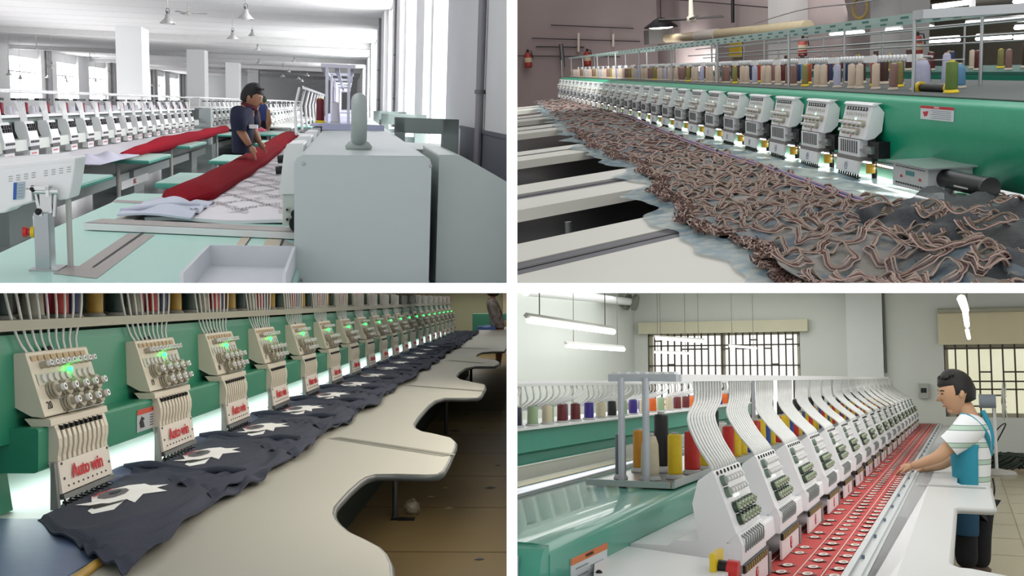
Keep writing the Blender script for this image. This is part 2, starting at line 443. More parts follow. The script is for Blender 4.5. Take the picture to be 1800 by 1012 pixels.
for px, r, lab in pq:
    y = x1_(px, 100, XR1-.12).y; o = thing('drain_pipe', lab, 'pipe', (XR1-.12 if px < 800 else XR1-.04, y, FL1))
    b = MB(); b.cyl((ORG[o.name].x, y, FL1), (ORG[o.name].x, y, CE-.01), r, 12); b.build('pipe_body', mat('weathered_grey_pipe', '85838A', .4, .3), o)
    for z in (.9, .1): b = MB(); b.cyl((ORG[o.name].x, y, z), (ORG[o.name].x, y, z+.03), r*1.3, 12); b.build('clamp', M_DSTEEL, o)
# pendant lamps and fans
lampl = [(295,36,27),(432,28,28),(409,65,20),(16,130,11),(36,137,10),(91,117,11),(84,135,8),(115,137,8),(117,143,8),(168,142,8),(192,130,8),(255,137,8),(268,150,6),(280,152,5),(443,26,14),(453,86,12),(455,110,9),(498,117,8),(497,133,8),(508,125,7),(517,107,9),(525,138,8),(540,132,8),(531,142,7),(553,143,6)]
wl = ['near the top of the room', 'closest, near the ceiling centre', 'just below the closest one'] 
proto = None
for n, (px, py, w) in enumerate(lampl):
    Y = min(.27*1800/w, 100); c = p1(px, py, Y)
    if c.z > CE - .2: c.z = CE - .25
    lab = 'white cone pendant lamp, ' + (wl[n] if n < 3 else ('%s small one over the left windows' % ordinal(n-3) if n < 14 else '%s in the middle cluster over the aisle' % ordinal(n-14)))
    if proto is None:
        proto = thing('pendant_lamp', lab, 'lamp', c, 'cone pendant lamps under the white ceiling')
        b = MB(); b.lathe(c, [(.13,-.05),(.135,-.045),(.05,.04),(.04,.1),(.001,.11)], 20); b.build('lamp_shade', mat('satin_lamp_shade', 'BDBDBB', .35, .4), proto)
        b = MB(); b.lathe(c, [(.001,-.06),(.07,-.05),(.06,.0),(.001,.02)], 10); b.build('bulb', M_WHITE, proto)
        b = MB(); b.tube([c + Vector((.03*math.cos(t*PI/5), 0, .15+.045*math.sin(t*PI/5))) for t in range(11)], .006, 5); b.cyl(c + Vector((0,0,.1)), c + Vector((0,0,.15)), .02, 8); b.build('hook', M_DSTEEL, proto)
        o = proto
    else: o = dup(proto, c - ORG[proto.name], label=lab)
    b = MB(); b.cyl(c + Vector((0,0,.19)), (c.x, c.y, CE), .006, 5); b.build('cord', M_LGREY, o)
fans = [(331,24,60,'nearest, above the middle of the ceiling'),(64,86,35,'at the left above the windows'),(158,101,28,'second from the left'),(395,66,22,'right of the first column'),(434,90,20,'beside the second column'),(43,108,14,'small, far left'),(122,118,12,'small, over the far windows')]
proto = None
for px, py, w, lb in fans:
    Y = min(.9*1800/w, 95); c = p1(px, py, Y)
    if c.z > CE - .15: c.z = CE - .3
    lab = 'ceiling fan with three thin blades, ' + lb
    if proto is None:
        proto = thing('ceiling_fan', lab, 'fan', c, 'ceiling fans under the white ceiling')
        b = MB(); b.lathe(c, [(.001,-.04),(.07,-.03),(.08,.02),(.04,.05),(.001,.06)], 12); b.build('motor', M_LGREY, proto)
        for a in (.0, 2.09, 4.19):
            d = Vector((math.cos(a), math.sin(a), 0)); nn = Vector((-d.y, d.x, 0)); b = MB()
            p, q = c + d*.08, c + d*.45
            b.add([p-nn*.03, q-nn*.05, q+nn*.05+Vector((0,0,.02)), p+nn*.03, p-nn*.03+Vector((0,0,.012)), q-nn*.05+Vector((0,0,.012)), q+nn*.05+Vector((0,0,.032)), p+nn*.03+Vector((0,0,.012))], [(0,1,2,3),(7,6,5,4),(0,4,5,1),(1,5,6,2),(2,6,7,3),(3,7,4,0)])
            b.build('blade', mat('grey_blade', 'A2A0A0', .5), proto)
        o = proto
    else: o = dup(proto, c - ORG[proto.name], label=lab)
    b = MB(); b.cyl(c, (c.x, c.y, CE), .015, 6); b.build('down_rod', M_LGREY, o)

# ---------- left machine
def Y1(i): return .979*(i + 13.2)
def long_machine(name_label, X, y0, n, pitch, hproto=None, tables=True):
    """pale multi-head machine facing +x with its heads at X; returns the thing"""
    dx = X + 4.0
    m = thing('embroidery_machine', name_label, 'machine', (X-.3, y0, FL1)); ye = y0 + n*pitch + .4
    b = MB(); b.prismy([(X-.13,-.36),(X-.13,-.62),(X-.7,-.62),(X-.7,-.33),(X-.15,-.33)], y0-.5, ye); b.build('upper_beam', mat('recess_sage', '808E88', .5), m)
    b = MB(); b.prismy([(X+.05,-.60),(X+.06,-.73),(X-.5,-.73),(X-.5,-.60)], y0-.5, ye); b.build('arm_beam', M_PALEW, m)
    b = MB(); b.box((X-.7, y0-.5, -.335), (X-.05, ye, -.30)); b.build('spool_shelf', M_WHITE, m)
    b = MB(); b.box((X-.7, y0-.5, -.88), (X+.75, ye, -.84)); b.build('machine_bed', mat('pale_bed_white', 'D8DAD8', .4), m)
    b = MB(); b.box((X-.6, y0-.5, -1.36), (X+.12, ye, -.95)); b.build('under_frame', m_dsage, m)
    for j in range(int((ye-y0)/7)+1):
        ya = y0 - .5 + j*7; b = MB(); b.box((X-.5, ya, FL1+.25), (X+.22, min(ya+6.6, ye), -1.34)); b.box((X-.5, ya, FL1), (X+.22, ya+.9, FL1+.25)); b.build('base_beam', m_sage, m)
    b = MB(); b.cyl((X-.1, y0-.5, -.02), (X-.1, ye, -.02), .018, 6); b.cyl((X-.5, y0-.5, -.0), (X-.5, ye, -.0), .015, 6); b.build('thread_rail', M_WHITE, m)
    for j in range(int((ye-y0)/3.2)+1):
        b = MB(); b.cyl((X-.15, y0-.2+j*3.2, -.3), (X-.15, y0-.2+j*3.2, -.02), .02, 6); b.build('rack_post', M_WHITE, m)
    return m
M_PALEW = mat('pale_green_white_enamel', 'D3DAD3', .4, var=.01)
def head1(m, X, Y, detail):
    Vv = Vector; c0 = (X, Y, -.84); hw = .2
    b = MB(); b.prismy([(X-.09,-.385),(X+.02,-.378),(X+.045,-.43),(X+.085,-.60),(X+.085,-.69),(X-.0,-.69),(X-.02,-.655),(X-.085,-.50)], Y-hw, Y+hw)
    h = b.build('sewing_head', M_WHITE, m, origin=c0, bevel=.012)
    b = MB(); b.box((X-.01, Y-hw+.02, -.735), (X+.09, Y+hw, -.69)); b.build('needle_clamp_rail', M_DSTEEL, h)
    b = MB(); b.box((X+.0, Y-hw+.02, -.825), (X+.08, Y+hw-.02, -.735)); b.build('name_plate', M_WHITE, h)
    b = MB()
    for j in range(4): b.box((X+.081, Y-.12+j*.06, -.785), (X+.083, Y-.085+j*.06, -.765))
    b.build('red_lettering', M_RED, h)
    for z, o in ((-.43, .05), (-.475, .06)):
        b = MB()
        for j in range(4): b.cyl((X+o-.01, Y-.13+j*.085, z), (X+o+.02, Y-.13+j*.085, z), .022, 8)
        b.build('tension_knob', M_DARK, h)
    b = MB()
    for j in range(5): b.cyl((X+.08, Y-.14+j*.07, -.63), (X+.10, Y-.14+j*.07, -.63), .017, 6)
    b.build('take_up_lever', M_DSTEEL, h)
    b = MB()
    for j in range(7): e = Vv((X-.03, Y-.12+j*.04, -.385)); b.tube([e, e + Vv((-.02, .02, .12)), (X-.08, Y-.2+j*.065, -.12)], .007, 4, False)
    b.build('thread_tube', M_WHITE, h)
    b = MB()
    for j in range(8): b.box((X-.1, Y-.26+j*.07, -.125), (X-.04, Y-.22+j*.07, -.095))
    b.build('thread_guide', M_DARK, h)
    return h
mL = long_machine('white and pale sage multi-head embroidery machine along the left, nearest of its row', -4.0, Y1(0)-.1, 16, .979)
h0 = head1(mL, -4.0, Y1(0), 1)
for i in range(1, 16): dup(h0, (0, i*.979, 0), parent=mL)
v = x1_(237, 305, -3.76); b = MB(); b.box((-3.78, v.y-1.1, -1.60), (-3.765, v.y+1.3, -1.46)); pl = b.build('name_plate', M_WHITE, mL)
text('MAC', 'lettering', M_RED, .12, basis((-3.762, v.y, -1.53), (0,1,0), (0,0,1)), pl, .001, bold=.004)
mb = long_machine('pale sage embroidery machine farther back behind the worker in navy', -4.1, 31.5, 14, 1.2)
hb = dup(h0, (-.1, 31.8 - Y1(0), 0), parent=mb)
for i in range(1, 14): dup(hb, (0, i*1.2, 0), parent=mb)
b = MB(); b.box((-4.9, 31.0, -1.5), (-3.9, 31.4, -.30)); b.build('end_housing', m_pale, mb)
mc = long_machine('pale embroidery machine in the far middle of the hall', -2.5, 34, 14, 1.8)
hc = dup(h0, (1.5, 34.5 - Y1(0), 0), parent=mc)
for i in range(1, 14): dup(hc, (0, i*1.8, 0), parent=mc)
me_ = thing('machine_cover', 'white machine end housing with a domed top behind the red spools', 'machine housing', (-6.5, 16, FL1))
b = MB(); b.box((-7.2, 16, FL1), (-5.2, 16.6, -.1)); b.build('housing', M_WHITE, me_, bevel=.06)
# spools of the left machine
m_r1 = mat('crimson_thread', '8E1A2C', .5, var=.08, scale=50); m_w1 = mat('lilac_white_thread', 'E2E2EC', .5); m_g1 = mat('slate_thread', '76808E', .5)
G1 = 'thread spools on the shelf of the left white machine'
sp = None; sw = None; sg = None
for i in range(0, 16):
    y = Y1(i) + .42
    lab = 'crimson thread spool on the shelf after the %s head from the left' % ordinal(i)
    if sp is None: sp = make_spool(.036, .15, m_r1, M_DARK, lab, (-4.13, y, -.30), G1)
    else: dup(sp, Vector((-4.13, y, -.30)) - ORG[sp.name], label=lab)
    for j in range(2):
        lab = 'white thread cone on the shelf near the %s head, %s one' % (ordinal(i), ('nearer', 'farther')[j])
        loc = (-4.2, y - .3 - j*.14, -.30)
        if sw is None: sw = make_spool(.04, .10, m_w1, M_WHITE, lab, loc, G1, 'cone')
        else: dup(sw, Vector(loc) - ORG[sw.name], label=lab)
    if i % 2 == 0:
        lab = 'slate thread spool on the shelf by the %s head' % ordinal(i); loc = (-4.25, y+.2, -.30)
        if sg is None: sg = make_spool(.034, .15, m_g1, M_WHITE, lab, loc, G1)
        else: dup(sg, Vector(loc) - ORG[sg.name], label=lab)
# cloth on the left machine, with red edge
cl = None
def cfn(u, v):
    y = 12.0 + v*16.5; x = -3.9 + u*(.92 - .55*v*.3); return (x, y, -.832 + .012*math.sin(y*3+u*6)*u)
b = MB(); b.grid(cfn, 8, 60, .006); wc = b.build('quilted_cloth', mat('white_quilt', 'E6E4EA', .9, var=.03, scale=14)); tag(wc, 'white quilted cloth on the bed of the left machine', 'cloth')
b = MB(); b.tube([(-3.0-.02*t*.6+.02*math.sin(t), 14.6+t*.95, -.80) for t in range(15)], [.03+.10*min(1, t/3)*(1-.02*t)+.012*math.sin(t*2) for t in range(15)], 10); rc_ = b.build('red_roll', mat('crimson_cloth', '9E142A', .9, spec=.1, var=.08, scale=10)); tag(rc_, 'crimson rolled cloth along the bed edge of the left machine', 'cloth')
b = MB(); rr = random.Random(2); b.grid(lambda u, v: (-3.3+u*.5, 12.4+v*2.3, -.80 + .09*math.sin(PI*u)*math.sin(PI*v)*(.6+.4*math.sin(u*9+v*14))), 14, 20, .01); tag(b.build('loose_cloth', mat('lilac_white_cloth', 'D9D8EA', .9)), 'loose lilac white cloth end bunched before the crimson roll', 'cloth')
# small green tables standing before the left machine
def gtable(x0, x1, y0, y1, z, lab, leg):
    t = thing('side_table', lab, 'table', ((x0+x1)/2, (y0+y1)/2, FL1))
    b = MB(); b.box((x0, y0, z-.05), (x1, y1, z-.006)); b.build('edge_band', m_gedge, t, bevel=.01)
    b = MB(); b.box((x0+.01, y0+.02, z-.006), (x1-.01, y1-.02, z)); b.build('table_top', m_gtop, t)
    b = MB(); b.cyl((leg, y0+.15, FL1), (leg, y0+.15, z-.05), .028, 8); b.build('leg', M_LGREY, t)
    return t
gtable(-3.6, -2.5, 10.2, 11.7, -.86, 'green topped side table nearest the left machine screen', -3.35)
gtable(-3.4, -2.62, 14.4, 16.2, -.86, 'green topped side table under the start of the crimson roll', -3.05)
gtable(-3.4, -2.75, 19.0, 21.2, -.86, 'green topped side table under the middle of the crimson roll', -3.1)
gtable(-3.5, -2.7, 25.6, 28.0, -.86, 'green topped side table at the far end of the crimson roll', -3.1)
gtable(-3.6, -2.6, 33.0, 36.0, -.86, 'green table left of the worker in navy, farther back', -3.1)
gtable(-2.5, -1.5, 27, 30, -.86, 'green table right behind the worker in navy', -2.0)
gtable(-2.3, -1.2, 36, 41, -.86, 'green table by the second worker', -1.9)
gtable(-1.9, -.9, 22, 24, -.9, 'green table in the aisle behind the red cloth tip', -1.4)
gtable(-2.1, -.9, 50, 56, -.86, 'green table far down the middle aisle', -1.5)
gtable(-1.75, -1.2, 9.85, 11.3, -.79, 'mint table flap with teal edge beside the red roll', -1.5)
gtable(-1.75, -1.2, 13.6, 15.2, -.79, 'mint table flap before the worker in navy', -1.5)

# ---------- near machine on the right
mR = thing('embroidery_machine', 'large pale grey green machine end housing with lifting ring, near right', 'machine', (.1, 5, FL1))
b = MB(); b.prismy([(-.215,-1.3),(-.215,-.255),(-.205,-.235),(-.185,-.226),(.33,-.215),(.35,-.222),(.36,-.245),(.36,-1.3)], 4.5, 30, True, caps=True); b.build('beam_housing', m_pale, mR)
b = MB(); b.prismy([(-.222,-1.3),(-.222,-.262),(-.212,-.238),(-.19,-.228),(.335,-.217),(.355,-.225),(.364,-.25),(.364,-1.3)], 4.488, 4.5, True); ec = b.build('end_cover', m_pale, mR)
for q in ((534,288),(757,292),(531,492)):
    v = p1(*q, 4.487); b = MB(); b.ball(v, .0075, 8, 6); b.build('screw', M_STEEL, ec)
b = MB(); pr = [p1(*q, 4.6) for q in ((772,272),(800,272),(815,276),(840,290),(868,306),(895,322),(905,520),(765,520))]
b.prismy([(v.x, v.z) for v in pr], 4.6, 5.6); b.build('side_cabinet', mat('grey_sage_cabinet', 'AEB9B6', .4, var=.02), mR, bevel=.01)
# lifting ring
c = p1(631, 217, 5.1); b = MB(); b.tube([(c.x, c.y + .10*math.sin(t*PI/12), c.z + .015 + .095*math.cos(t*PI/12)) for t in range(25)], .038, 14); b.m = 0
b.lathe((c.x, c.y, -.225), [(.001,0),(.062,0),(.066,.02),(.05,.04),(.03,.05),(.001,.05)], 18); b.build('lifting_ring', mat('sage_casting', 'A5B0AC', .35), mR)
b = MB(); b.box((-.20, 8.6, -.222), (.30, 8.75, -.17)); b.box((-.30, 8.75, -.20), (.12, 30, -.185)); b.build('spool_tray', mat('lilac_tray', 'B9BCDA', .4), mR)
m_post = mat('white_lilac_post', 'E2E2F0', .4)
for j in range(9):
    y = 8.8 + j*2.6
    for x in (-.172, .008):
        b = MB(); b.box((x-.012, y, -.19), (x+.012, y+.03, .30)); b.build('rack_post', m_post, mR)
    b = MB(); b.box((-.222, y, .285), (.063, y+.05, .315)); b.build('rack_crossbar', m_post, mR)
for x in (-.20, -.09, .03): b = MB(); b.box((x-.018, 8.9, .262), (x+.018, 30, .285)); b.build('thread_rail', mat('lilac_grey_rail', '9698A0', .5), mR)
b = MB(); b.box((-.42, 9.0, .105), (-.38, 20, .13)); b.box((-.42, 9.0, .13), (-.17, 9.04, .14)); b.build('side_rail', mat('dark_grey_rail', '6C6E70', .5), mR)
for j in range(9):
    y = 8.9 + j*1.1; b = MB(); b.tube([(-.40, y, .11), (-.43, y-.1, -.05), (-.40, y-.5, -.26)], .012, 6); b.build('tube_bundle', M_WHITE, mR)
def headR(Y):
    b = MB(); b.prismy([(-.22,-.21),(-.30,-.215),(-.315,-.25),(-.335,-.42),(-.345,-.47),(-.22,-.47)], Y, Y+.5)
    h = b.build('sewing_head', M_WHITE, mR, origin=(-.25, Y, TZ1), bevel=.01)
    b = MB(); b.box((-.325, Y+.02, -.635), (-.24, Y+.4, -.47)); b.build('needle_case', M_PALEW, h, bevel=.004)
    for z in (-.55, -.60): b = MB(); b.cyl((-.30, Y+.02, z), (-.30, Y+.008, z), .012, 10); b.m = 1; b.cyl((-.30, Y+.008, z), (-.30, Y+.0, z), .006, 8); b.build('bolt', [M_LGREY, M_DARK], h)
    b = MB(); b.cyl((-.262, Y+.02, -.57), (-.262, Y-.02, -.57), .02, 10); b.cyl((-.245, Y+.02, -.62), (-.245, Y-.015, -.62), .045, 14); b.build('hand_wheel', M_DARK, h)
    b = MB(); b.cyl((-.31, Y+.2, -.30), (-.36, Y+.2, -.305), .022, 8); b.cyl((-.32, Y+.2, -.36), (-.37, Y+.2, -.365), .022, 8); b.build('tension_knob', M_DARK, h)
    return h
hR = headR(5.35)
for i in range(1, 14): dup(hR, (0, i*1.15, 0), parent=mR)
mk = make_spool(.035, .21, mat('deep_red_thread', '6E1224', .5, var=.1, scale=50), M_YEL, 'deep red thread spool on a yellow foot on the near machine', p1(563, 216, 8.95), None)
v = p1(590, 216, 9.3); c2 = make_spool(.04, .19, m_w1, M_LGREY, 'white thread cone between the rack posts of the near machine', (v.x, 9.3, -.185), None, 'cone')
# grey sage frames of the machines beyond, standing by the right wall
for n, (a, t, Y) in enumerate((((647,207),(807,210),8.2), ((640,200),(750,202),11.5), ((634,195),(715,197),15))):
    l, r = p1(*a, Y), p1(*t, Y); zt = r.z; o = thing('machine_end_frame', 'grey sage machine frame by the right wall, ' + ('nearest', 'middle one', 'farthest')[n], 'machine frame', ((l.x+r.x)/2, Y, FL1))
    xr_ = min(r.x, XR1-.03)
    b = MB(); b.box((.37, Y, zt-.12), (xr_, Y+.12, zt)); b.box((.37, Y, FL1), (.45, Y+.12, zt)); b.box((xr_-.13, Y, FL1), (xr_, Y+.12, zt)); b.build('frame', m_sage, o, bevel=.004)
    b = MB(); b.box((.37, Y+.12, FL1), (xr_, Y+1.6, zt-.25)); b.build('body', m_pale, o)

# ---------- table of the near machine with slots, frame bar, cloth and red roll
def t1(px, py, z=TZ1): v = onZ(1, px, py, z); return (v.x, v.y)
tb = thing('work_table', 'mint green machine table with grey slot strips in the foreground', 'table', (-.9, 5, FL1))
eg = [(-1.525, 3.2)] + [t1(*q) for q in ((0,444),(100,398),(196,356),(207,347),(235,339.5),(302,341))] + [(-1.25, 8.2), (-1.25, 24), (-.2, 24), (-.2, 3.2)]
b = MB(); b.prismz(eg, TZ1-.03, TZ1); b.build('table_top', m_gtop, tb)
def strip(px, m, dz=.0015, name='slot_strip'):
    b = MB(); vs = [Vector((*t1(*q), TZ1+dz)) for q in px]; b.add(vs, [tuple(range(len(vs)))]); return b.build(name, m, tb)
m_st1 = mat('warm_grey_strip', 'A39C97', .4, var=.03)
strip([(93,481),(170,490),(272,413),(225,410),(139,468),(112,466)], m_st1)
strip([(162,470),(165,471),(258,407),(252,407)], M_BLACKP, .003, 'slot')
strip([(197,355),(262,359),(275,355),(205,351)], m_st1)
strip([(395,459),(409,461),(440,418),(425,417)], mat('beige_strip', 'C8BCA6', .5)); strip([(409,461),(411,461),(442,418),(440,418)], M_BLACKP, .003, 'slot')
strip([(448,462),(475,464),(495,421),(468,420)], MATS['beige_strip']); strip([(478,464),(483,464),(500,421),(496,421)], M_BLACKP, .003, 'slot'); strip([(484,464),(512,466),(517,430),(500,422)], m_st1)
p, q = onZ(1, 147, 392, TZ1+.04), onZ(1, 530, 409, TZ1+.04)
bar = thing('frame_bar', 'grey and white aluminium frame bar lying across the mint table', 'bar', ((p.x+q.x)/2, (p.y+q.y)/2, TZ1))
b = MB(); d = (q-p).normalized(); nn = Vector((-d.y, d.x, 0)); h = Vector((0,0,.035)); w = nn*.22
b.add([p-h, q-h, q-h+w, p-h+w, p, q, q+w, p+w], [(0,3,2,1),(4,5,6,7),(0,1,5,4),(1,2,6,5),(2,3,7,6),(3,0,4,7)]); b.build('bar_body', M_WHITE, bar)
b = MB(); o_ = Vector((0,0,.002)); b.add([p+o_+nn*.01, q+o_+nn*.01, q+o_+w, p+o_+w], [(0,1,2,3)]); b.build('top_strip', m_st1, bar)
b = MB(); b.prismz([(-1.3,6.1),(-1.2,6.1),(-1.2,24),(-1.3,24)], TZ1+.0, TZ1+.02); b.build('side_bar', mat('beige_side_bar', 'C4BFB4', .5), bar)
# quilted cloth
def qf(u, v):
    y = 6.15 + v*16.5; return (-1.15+u*.82, y, TZ1+.045+.006*math.sin(u*8+v*70) + (.0 if v > .03 else -.02+.02*v/.03))
b = MB(); b.grid(qf, 14, 120, .02); qc = b.build('quilted_cloth', mat('white_cloth', 'E4E0E4', .9, var=.02, scale=12)); tag(qc, 'white cloth with stitched diamond pattern on the near machine bed', 'cloth')
b = MB(); rr = random.Random(8)
def dash(x, y, dx, dy):
    z = TZ1 + .0525; n_ = Vector((-dy, dx)).normalized()*.0045; b.add([(x-n_.x, y-n_.y, z), (x+dx-n_.x, y+dy-n_.y, z), (x+dx+n_.x, y+dy+n_.y, z), (x+n_.x, y+n_.y, z)], [(0,1,2,3)])
for k in range(-2, 26):
    for s in (1, -1):
        for off in (-.045, -.02, .02, .045):
            for t in range(34):
                x = -.95 + t*.018; ph = (x+.95)/.6
                y = 6.5 + k*.62 + s*(ph*1.24 - .62) + off + .012*math.sin(x*60)
                if 6.4 < y < 22 and (rr.random() < .8): dash(x, y, .011, s*.02)
b.build('stitched_pattern', mat('dark_plum_stitch', '5A4450', .8), qc)['kind'] = 'stuff'
def rollp(t):
    y = 6.75 + t*14.6; x = -1.06 + .03*math.sin(t*5) ; return Vector((x, y, TZ1 + .075))
b = MB(); N = 40; b.tube([rollp(t/N) for t in range(N+1)], [.03 if t == 0 else (.108 + .004*math.sin(t*1.1) if t < N-1 else .06) for t in range(N+1)], 12)
b.v = [Vector((-1.05 + (v.x+1.06)*1.55, v.y, TZ1+.03+(v.z-TZ1-.03)*.72)) for v in b.v]
tag(b.build('red_roll', mat('wine_red_cloth', '860C1C', .9, spec=.1, var=.06, scale=8, bump=.2)), 'big wine red cloth roll lying on the patterned white cloth', 'cloth')
def crf(u, v):
    x = -1.28 + u*.40 + .03*v; y = 6.05 + v*.95; z = TZ1 + .05 + .055*math.sin(PI*v)*math.sin(PI*min(1, u*1.15))*(.75+.25*math.sin(u*8+v*5)) + .012*math.sin(v*20+u*4)
    return (x, y, z)
b = MB(); b.grid(crf, 20, 24, .012); b.tube(curve_pts([crf(0,.1), crf(.3,.25), crf(.6,.4), crf(.9,.55)], 4), .016, 6); tag(b.build('bunched_cloth', mat('blue_white_cloth', 'C9CEDD', .9, var=.05, scale=10)), 'bunched blue white cloth at the near end of the red roll', 'cloth')
# white tray in front
p0 = t1(345, 499); b = MB()
xa, xb, ya, yb, z0, z1 = -.585, -.215, 3.75, 4.5, TZ1+.0, TZ1+.10
tr = None
b.box((xa, ya, z0), (xb, yb, z0+.012)); b.box((xa, yb-.012, z0), (xb, yb, z1)); b.box((xa, ya, z0), (xa+.012, yb, z1)); b.box((xb-.012, ya, z0), (xb, yb, z1)); tag(b.build('plastic_tray', mat('bluish_white_plastic', 'D6DAE0', .4)), 'shallow bluish white tray on the table at the machine end', 'tray')

# ---------- control screen on its post
v0 = Vector((*t1(82, 474), TZ1)); Ys = v0.y
cp = thing('control_screen', 'white control screen seen from behind on a steel post with red stop button', 'control screen', v0)
def S(px, py, dy=0.0): return p1(px, py, Ys + dy)
a, c_ = S(62, 372), S(103, 466)
b = MB(); b.box((a.x, Ys-.03, TZ1), (c_.x-.025, Ys+.06, a.z)); b.build('post', mat('galvanised_steel', 'B4BABE', .25, .8), cp, bevel=.003)
b = MB(); b.box((a.x-.02, Ys-.05, TZ1), (c_.x+.01, Ys+.09, TZ1+.008)); b.build('base_plate', M_STEEL, cp)
pts = [S(-25,292), S(20,288), S(134,275), S(128,318), S(121,350), S(105,352), S(90,347), S(20,366), S(8,374), S(-25,378)]
b = MB(); n = len(pts); dpt = Vector((.0, .16, .03))
back = [v for v in pts]; front = [v + Vector((.0, .17, -.0)) for v in pts]
b.add(back + front, [tuple(range(n)), tuple(range(n, 2*n))[::-1]] + [(i, n+i, n+(i+1)%n, (i+1)%n) for i in range(n)])
cs = b.build('screen_housing', M_WHITE, cp, bevel=.008)
tp_ = [S(-25,300,.0), S(10,292,0), S(132,279,0), S(120,268,.12), S(0,276,.12), S(-25,282,.12)]
b = MB(); b.add(tp_, [(0,1,2,3,4,5)]); b.add([v + Vector((0,0,-.012)) for v in tp_], [(5,4,3,2,1,0)]); b.build('top_hood', M_WHITE, cs, solid=.004)
b = MB()
for j in range(8):
    px = 15 + j*13.5 + (8 if j > 3 else 0); py = 310 - j*2.2 - (1 if j > 3 else 0)
    for q in range(3): l = S(px, py+q*4, -.0015); r = S(px+7, py-1+q*4, -.0015); b.add([l, r, r + Vector((0,0,-.0028)), l + Vector((0,0,-.0028))], [(0,1,2,3)])
b.build('vent_slots', mat('vent_grey', '9AA0A2', .6), cs)
l = [S(24,321,-.003), S(44,319,-.003), S(42,349,-.003), S(23,351,-.003)]; b = MB(); b.add(l, [(0,1,2,3)]); b.m = 1
b.add([l[0] + Vector((0,-.001,0)), lerp(l[0], l[1], .3) + Vector((0,-.001,0)), lerp(l[3], l[2], .3) + Vector((0,-.001,0)), l[3] + Vector((0,-.001,0))], [(0,1,2,3)])
b.m = 2
for q in range(5): A = lerp(lerp(l[0], l[1], .4), lerp(l[3], l[2], .4), .15+q*.17) + Vector((0,-.001,0)); B_ = lerp(lerp(l[0], l[1], .9), lerp(l[3], l[2], .9), .15+q*.17) + Vector((0,-.001,0)); b.add([A, B_, B_ + Vector((0,0,-.003)), A + Vector((0,0,-.003))], [(0,1,2,3)])
b.build('label_sticker', [mat('pale_blue_sticker', 'AFC0C8', .5), mat('royal_blue_print', '2F5FAE', .5), mat('grey_print', '8E9AA6', .6)], cs)
a, c_ = S(52, 328), S(92, 352)
b = MB(); b.box((a.x, Ys-.05, c_.z), (a.x+.02, Ys, a.z)); b.box((c_.x-.012, Ys-.05, c_.z+.02), (c_.x, Ys, a.z+.01)); b.box((a.x, Ys-.05, a.z-.008), (c_.x, Ys, a.z+.006)); b.build('mount_bracket', M_WHITE, cp)
b = MB(); g = S(80, 345, -.03); b.cyl(g + Vector((-.05,0,.02)), g + Vector((.05,0,.02)), .014, 8); b.tube([g + Vector((-.04,0,.02)), g + Vector((-.02,0,-.08))], .009, 6); b.tube([g + Vector((.04,0,.03)), g + Vector((.03,0,-.08))], .009, 6); b.box(tuple(g + Vector((-.02,-.01,-.06))), tuple(g + Vector((.025,.02,.03)))); b.m = 1; b.ball(g + Vector((-.045,-.01,.03)), .014, 8, 6); b.ball(S(67, 372, -.045), .014, 8, 6); b.build('pivot_joint', [M_CHROME, M_DARK], cp)
g = S(62, 408, .01); b = MB(); b.m = 0; b.cyl(g, g + Vector((-.015,0,0)), .024, 12); b.m = 1; b.cyl(g + Vector((-.015,0,0)), g + Vector((-.03,0,0)), .014, 12); b.cyl(g + Vector((-.03,0,0)), g + Vector((-.045,0,0)), .022, 14); b.build('stop_button', [M_YEL, M_REDP], cp)
a = S(120, 350, .1); b = MB(); b.cyl(a, (a.x, a.y, TZ1-.2), .012, 8); b.build('rear_strut', M_LGREY, cp)

# ---------- workers
if 'warm_skin' not in MATS: mat('warm_skin', 'C39A78', .55, var=.04)
PW = 10.6
def W(px, py, dy=0.0): return p1(px, py, PW + dy)
base = W(428, 300); wk = thing('person', 'man in navy polo shirt with dark red collar handling the red cloth roll', 'person', (base.x, PW, FL1))
sk1 = mat('tan_skin', 'AE8064', .55, var=.04)
m_navy = mat('navy_polo', '1E2440', .85, var=.1, scale=20)
js = [(W(426,262), .09), (W(426,240), .09), (W(428,215), .10), (W(430,199), .08), (W(437,188), .062), (W(441,178), .055), (W(444,170), .06),
      (W(421,204,-.18), .05), (W(421,226,-.21), .05), (W(431,243,-.21), .042), (W(439,256,-.19), .03),
      (W(441,205,.16), .05), (W(445,228,.18), .046), (W(452,242,.14), .04), (W(456,251,.1), .028)]
bn = [(0,1),(1,2),(2,3),(3,4),(4,5),(5,6),(3,7),(7,8),(8,9),(9,10),(3,11),(11,12),(12,13),(13,14)]
skin('body', js, bn, sk1, wk)
hip = W(428, 266); fz = FL1 + .06
skin('trousers', [(hip, .145), ((hip.x, PW-.08, -1.0), .09), ((hip.x, PW-.09, -1.35), .075), ((hip.x, PW-.09, fz), .07), ((hip.x, PW+.08, -1.0), .09), ((hip.x, PW+.09, -1.35), .075), ((hip.x, PW+.09, fz), .07)], [(0,1),(1,2),(2,3),(0,4),(4,5),(5,6)], mat('dark_trousers', '14161E', .9), wk)
for s in (-.09, .09): b = MB(); b.ball((hip.x+.04, PW+s, FL1+.04), .07, 10, 6, (1.6,.8,.6)); b.build('shoe', M_DARK, wk)
loft('polo_shirt', smooth_rings([(W(430,186), W(444,188), .08), (W(421,192), W(446,192), .15), (W(411,203), W(446,203), .225), (W(408,220), W(447,220), .22), (W(407,240), W(446,240), .20), (W(407,256), W(442,256), .19), (W(408,268), W(440,268), .185)]), m_navy, wk)
sleeve('shirt_sleeve', [W(423,199,-.14), W(420,212,-.21), W(420,230,-.225)], (.10, .072), m_navy, wk)
sleeve('shirt_sleeve', [W(438,200,.14), W(443,212,.19), W(446,226,.2)], (.09, .065), m_navy, wk)
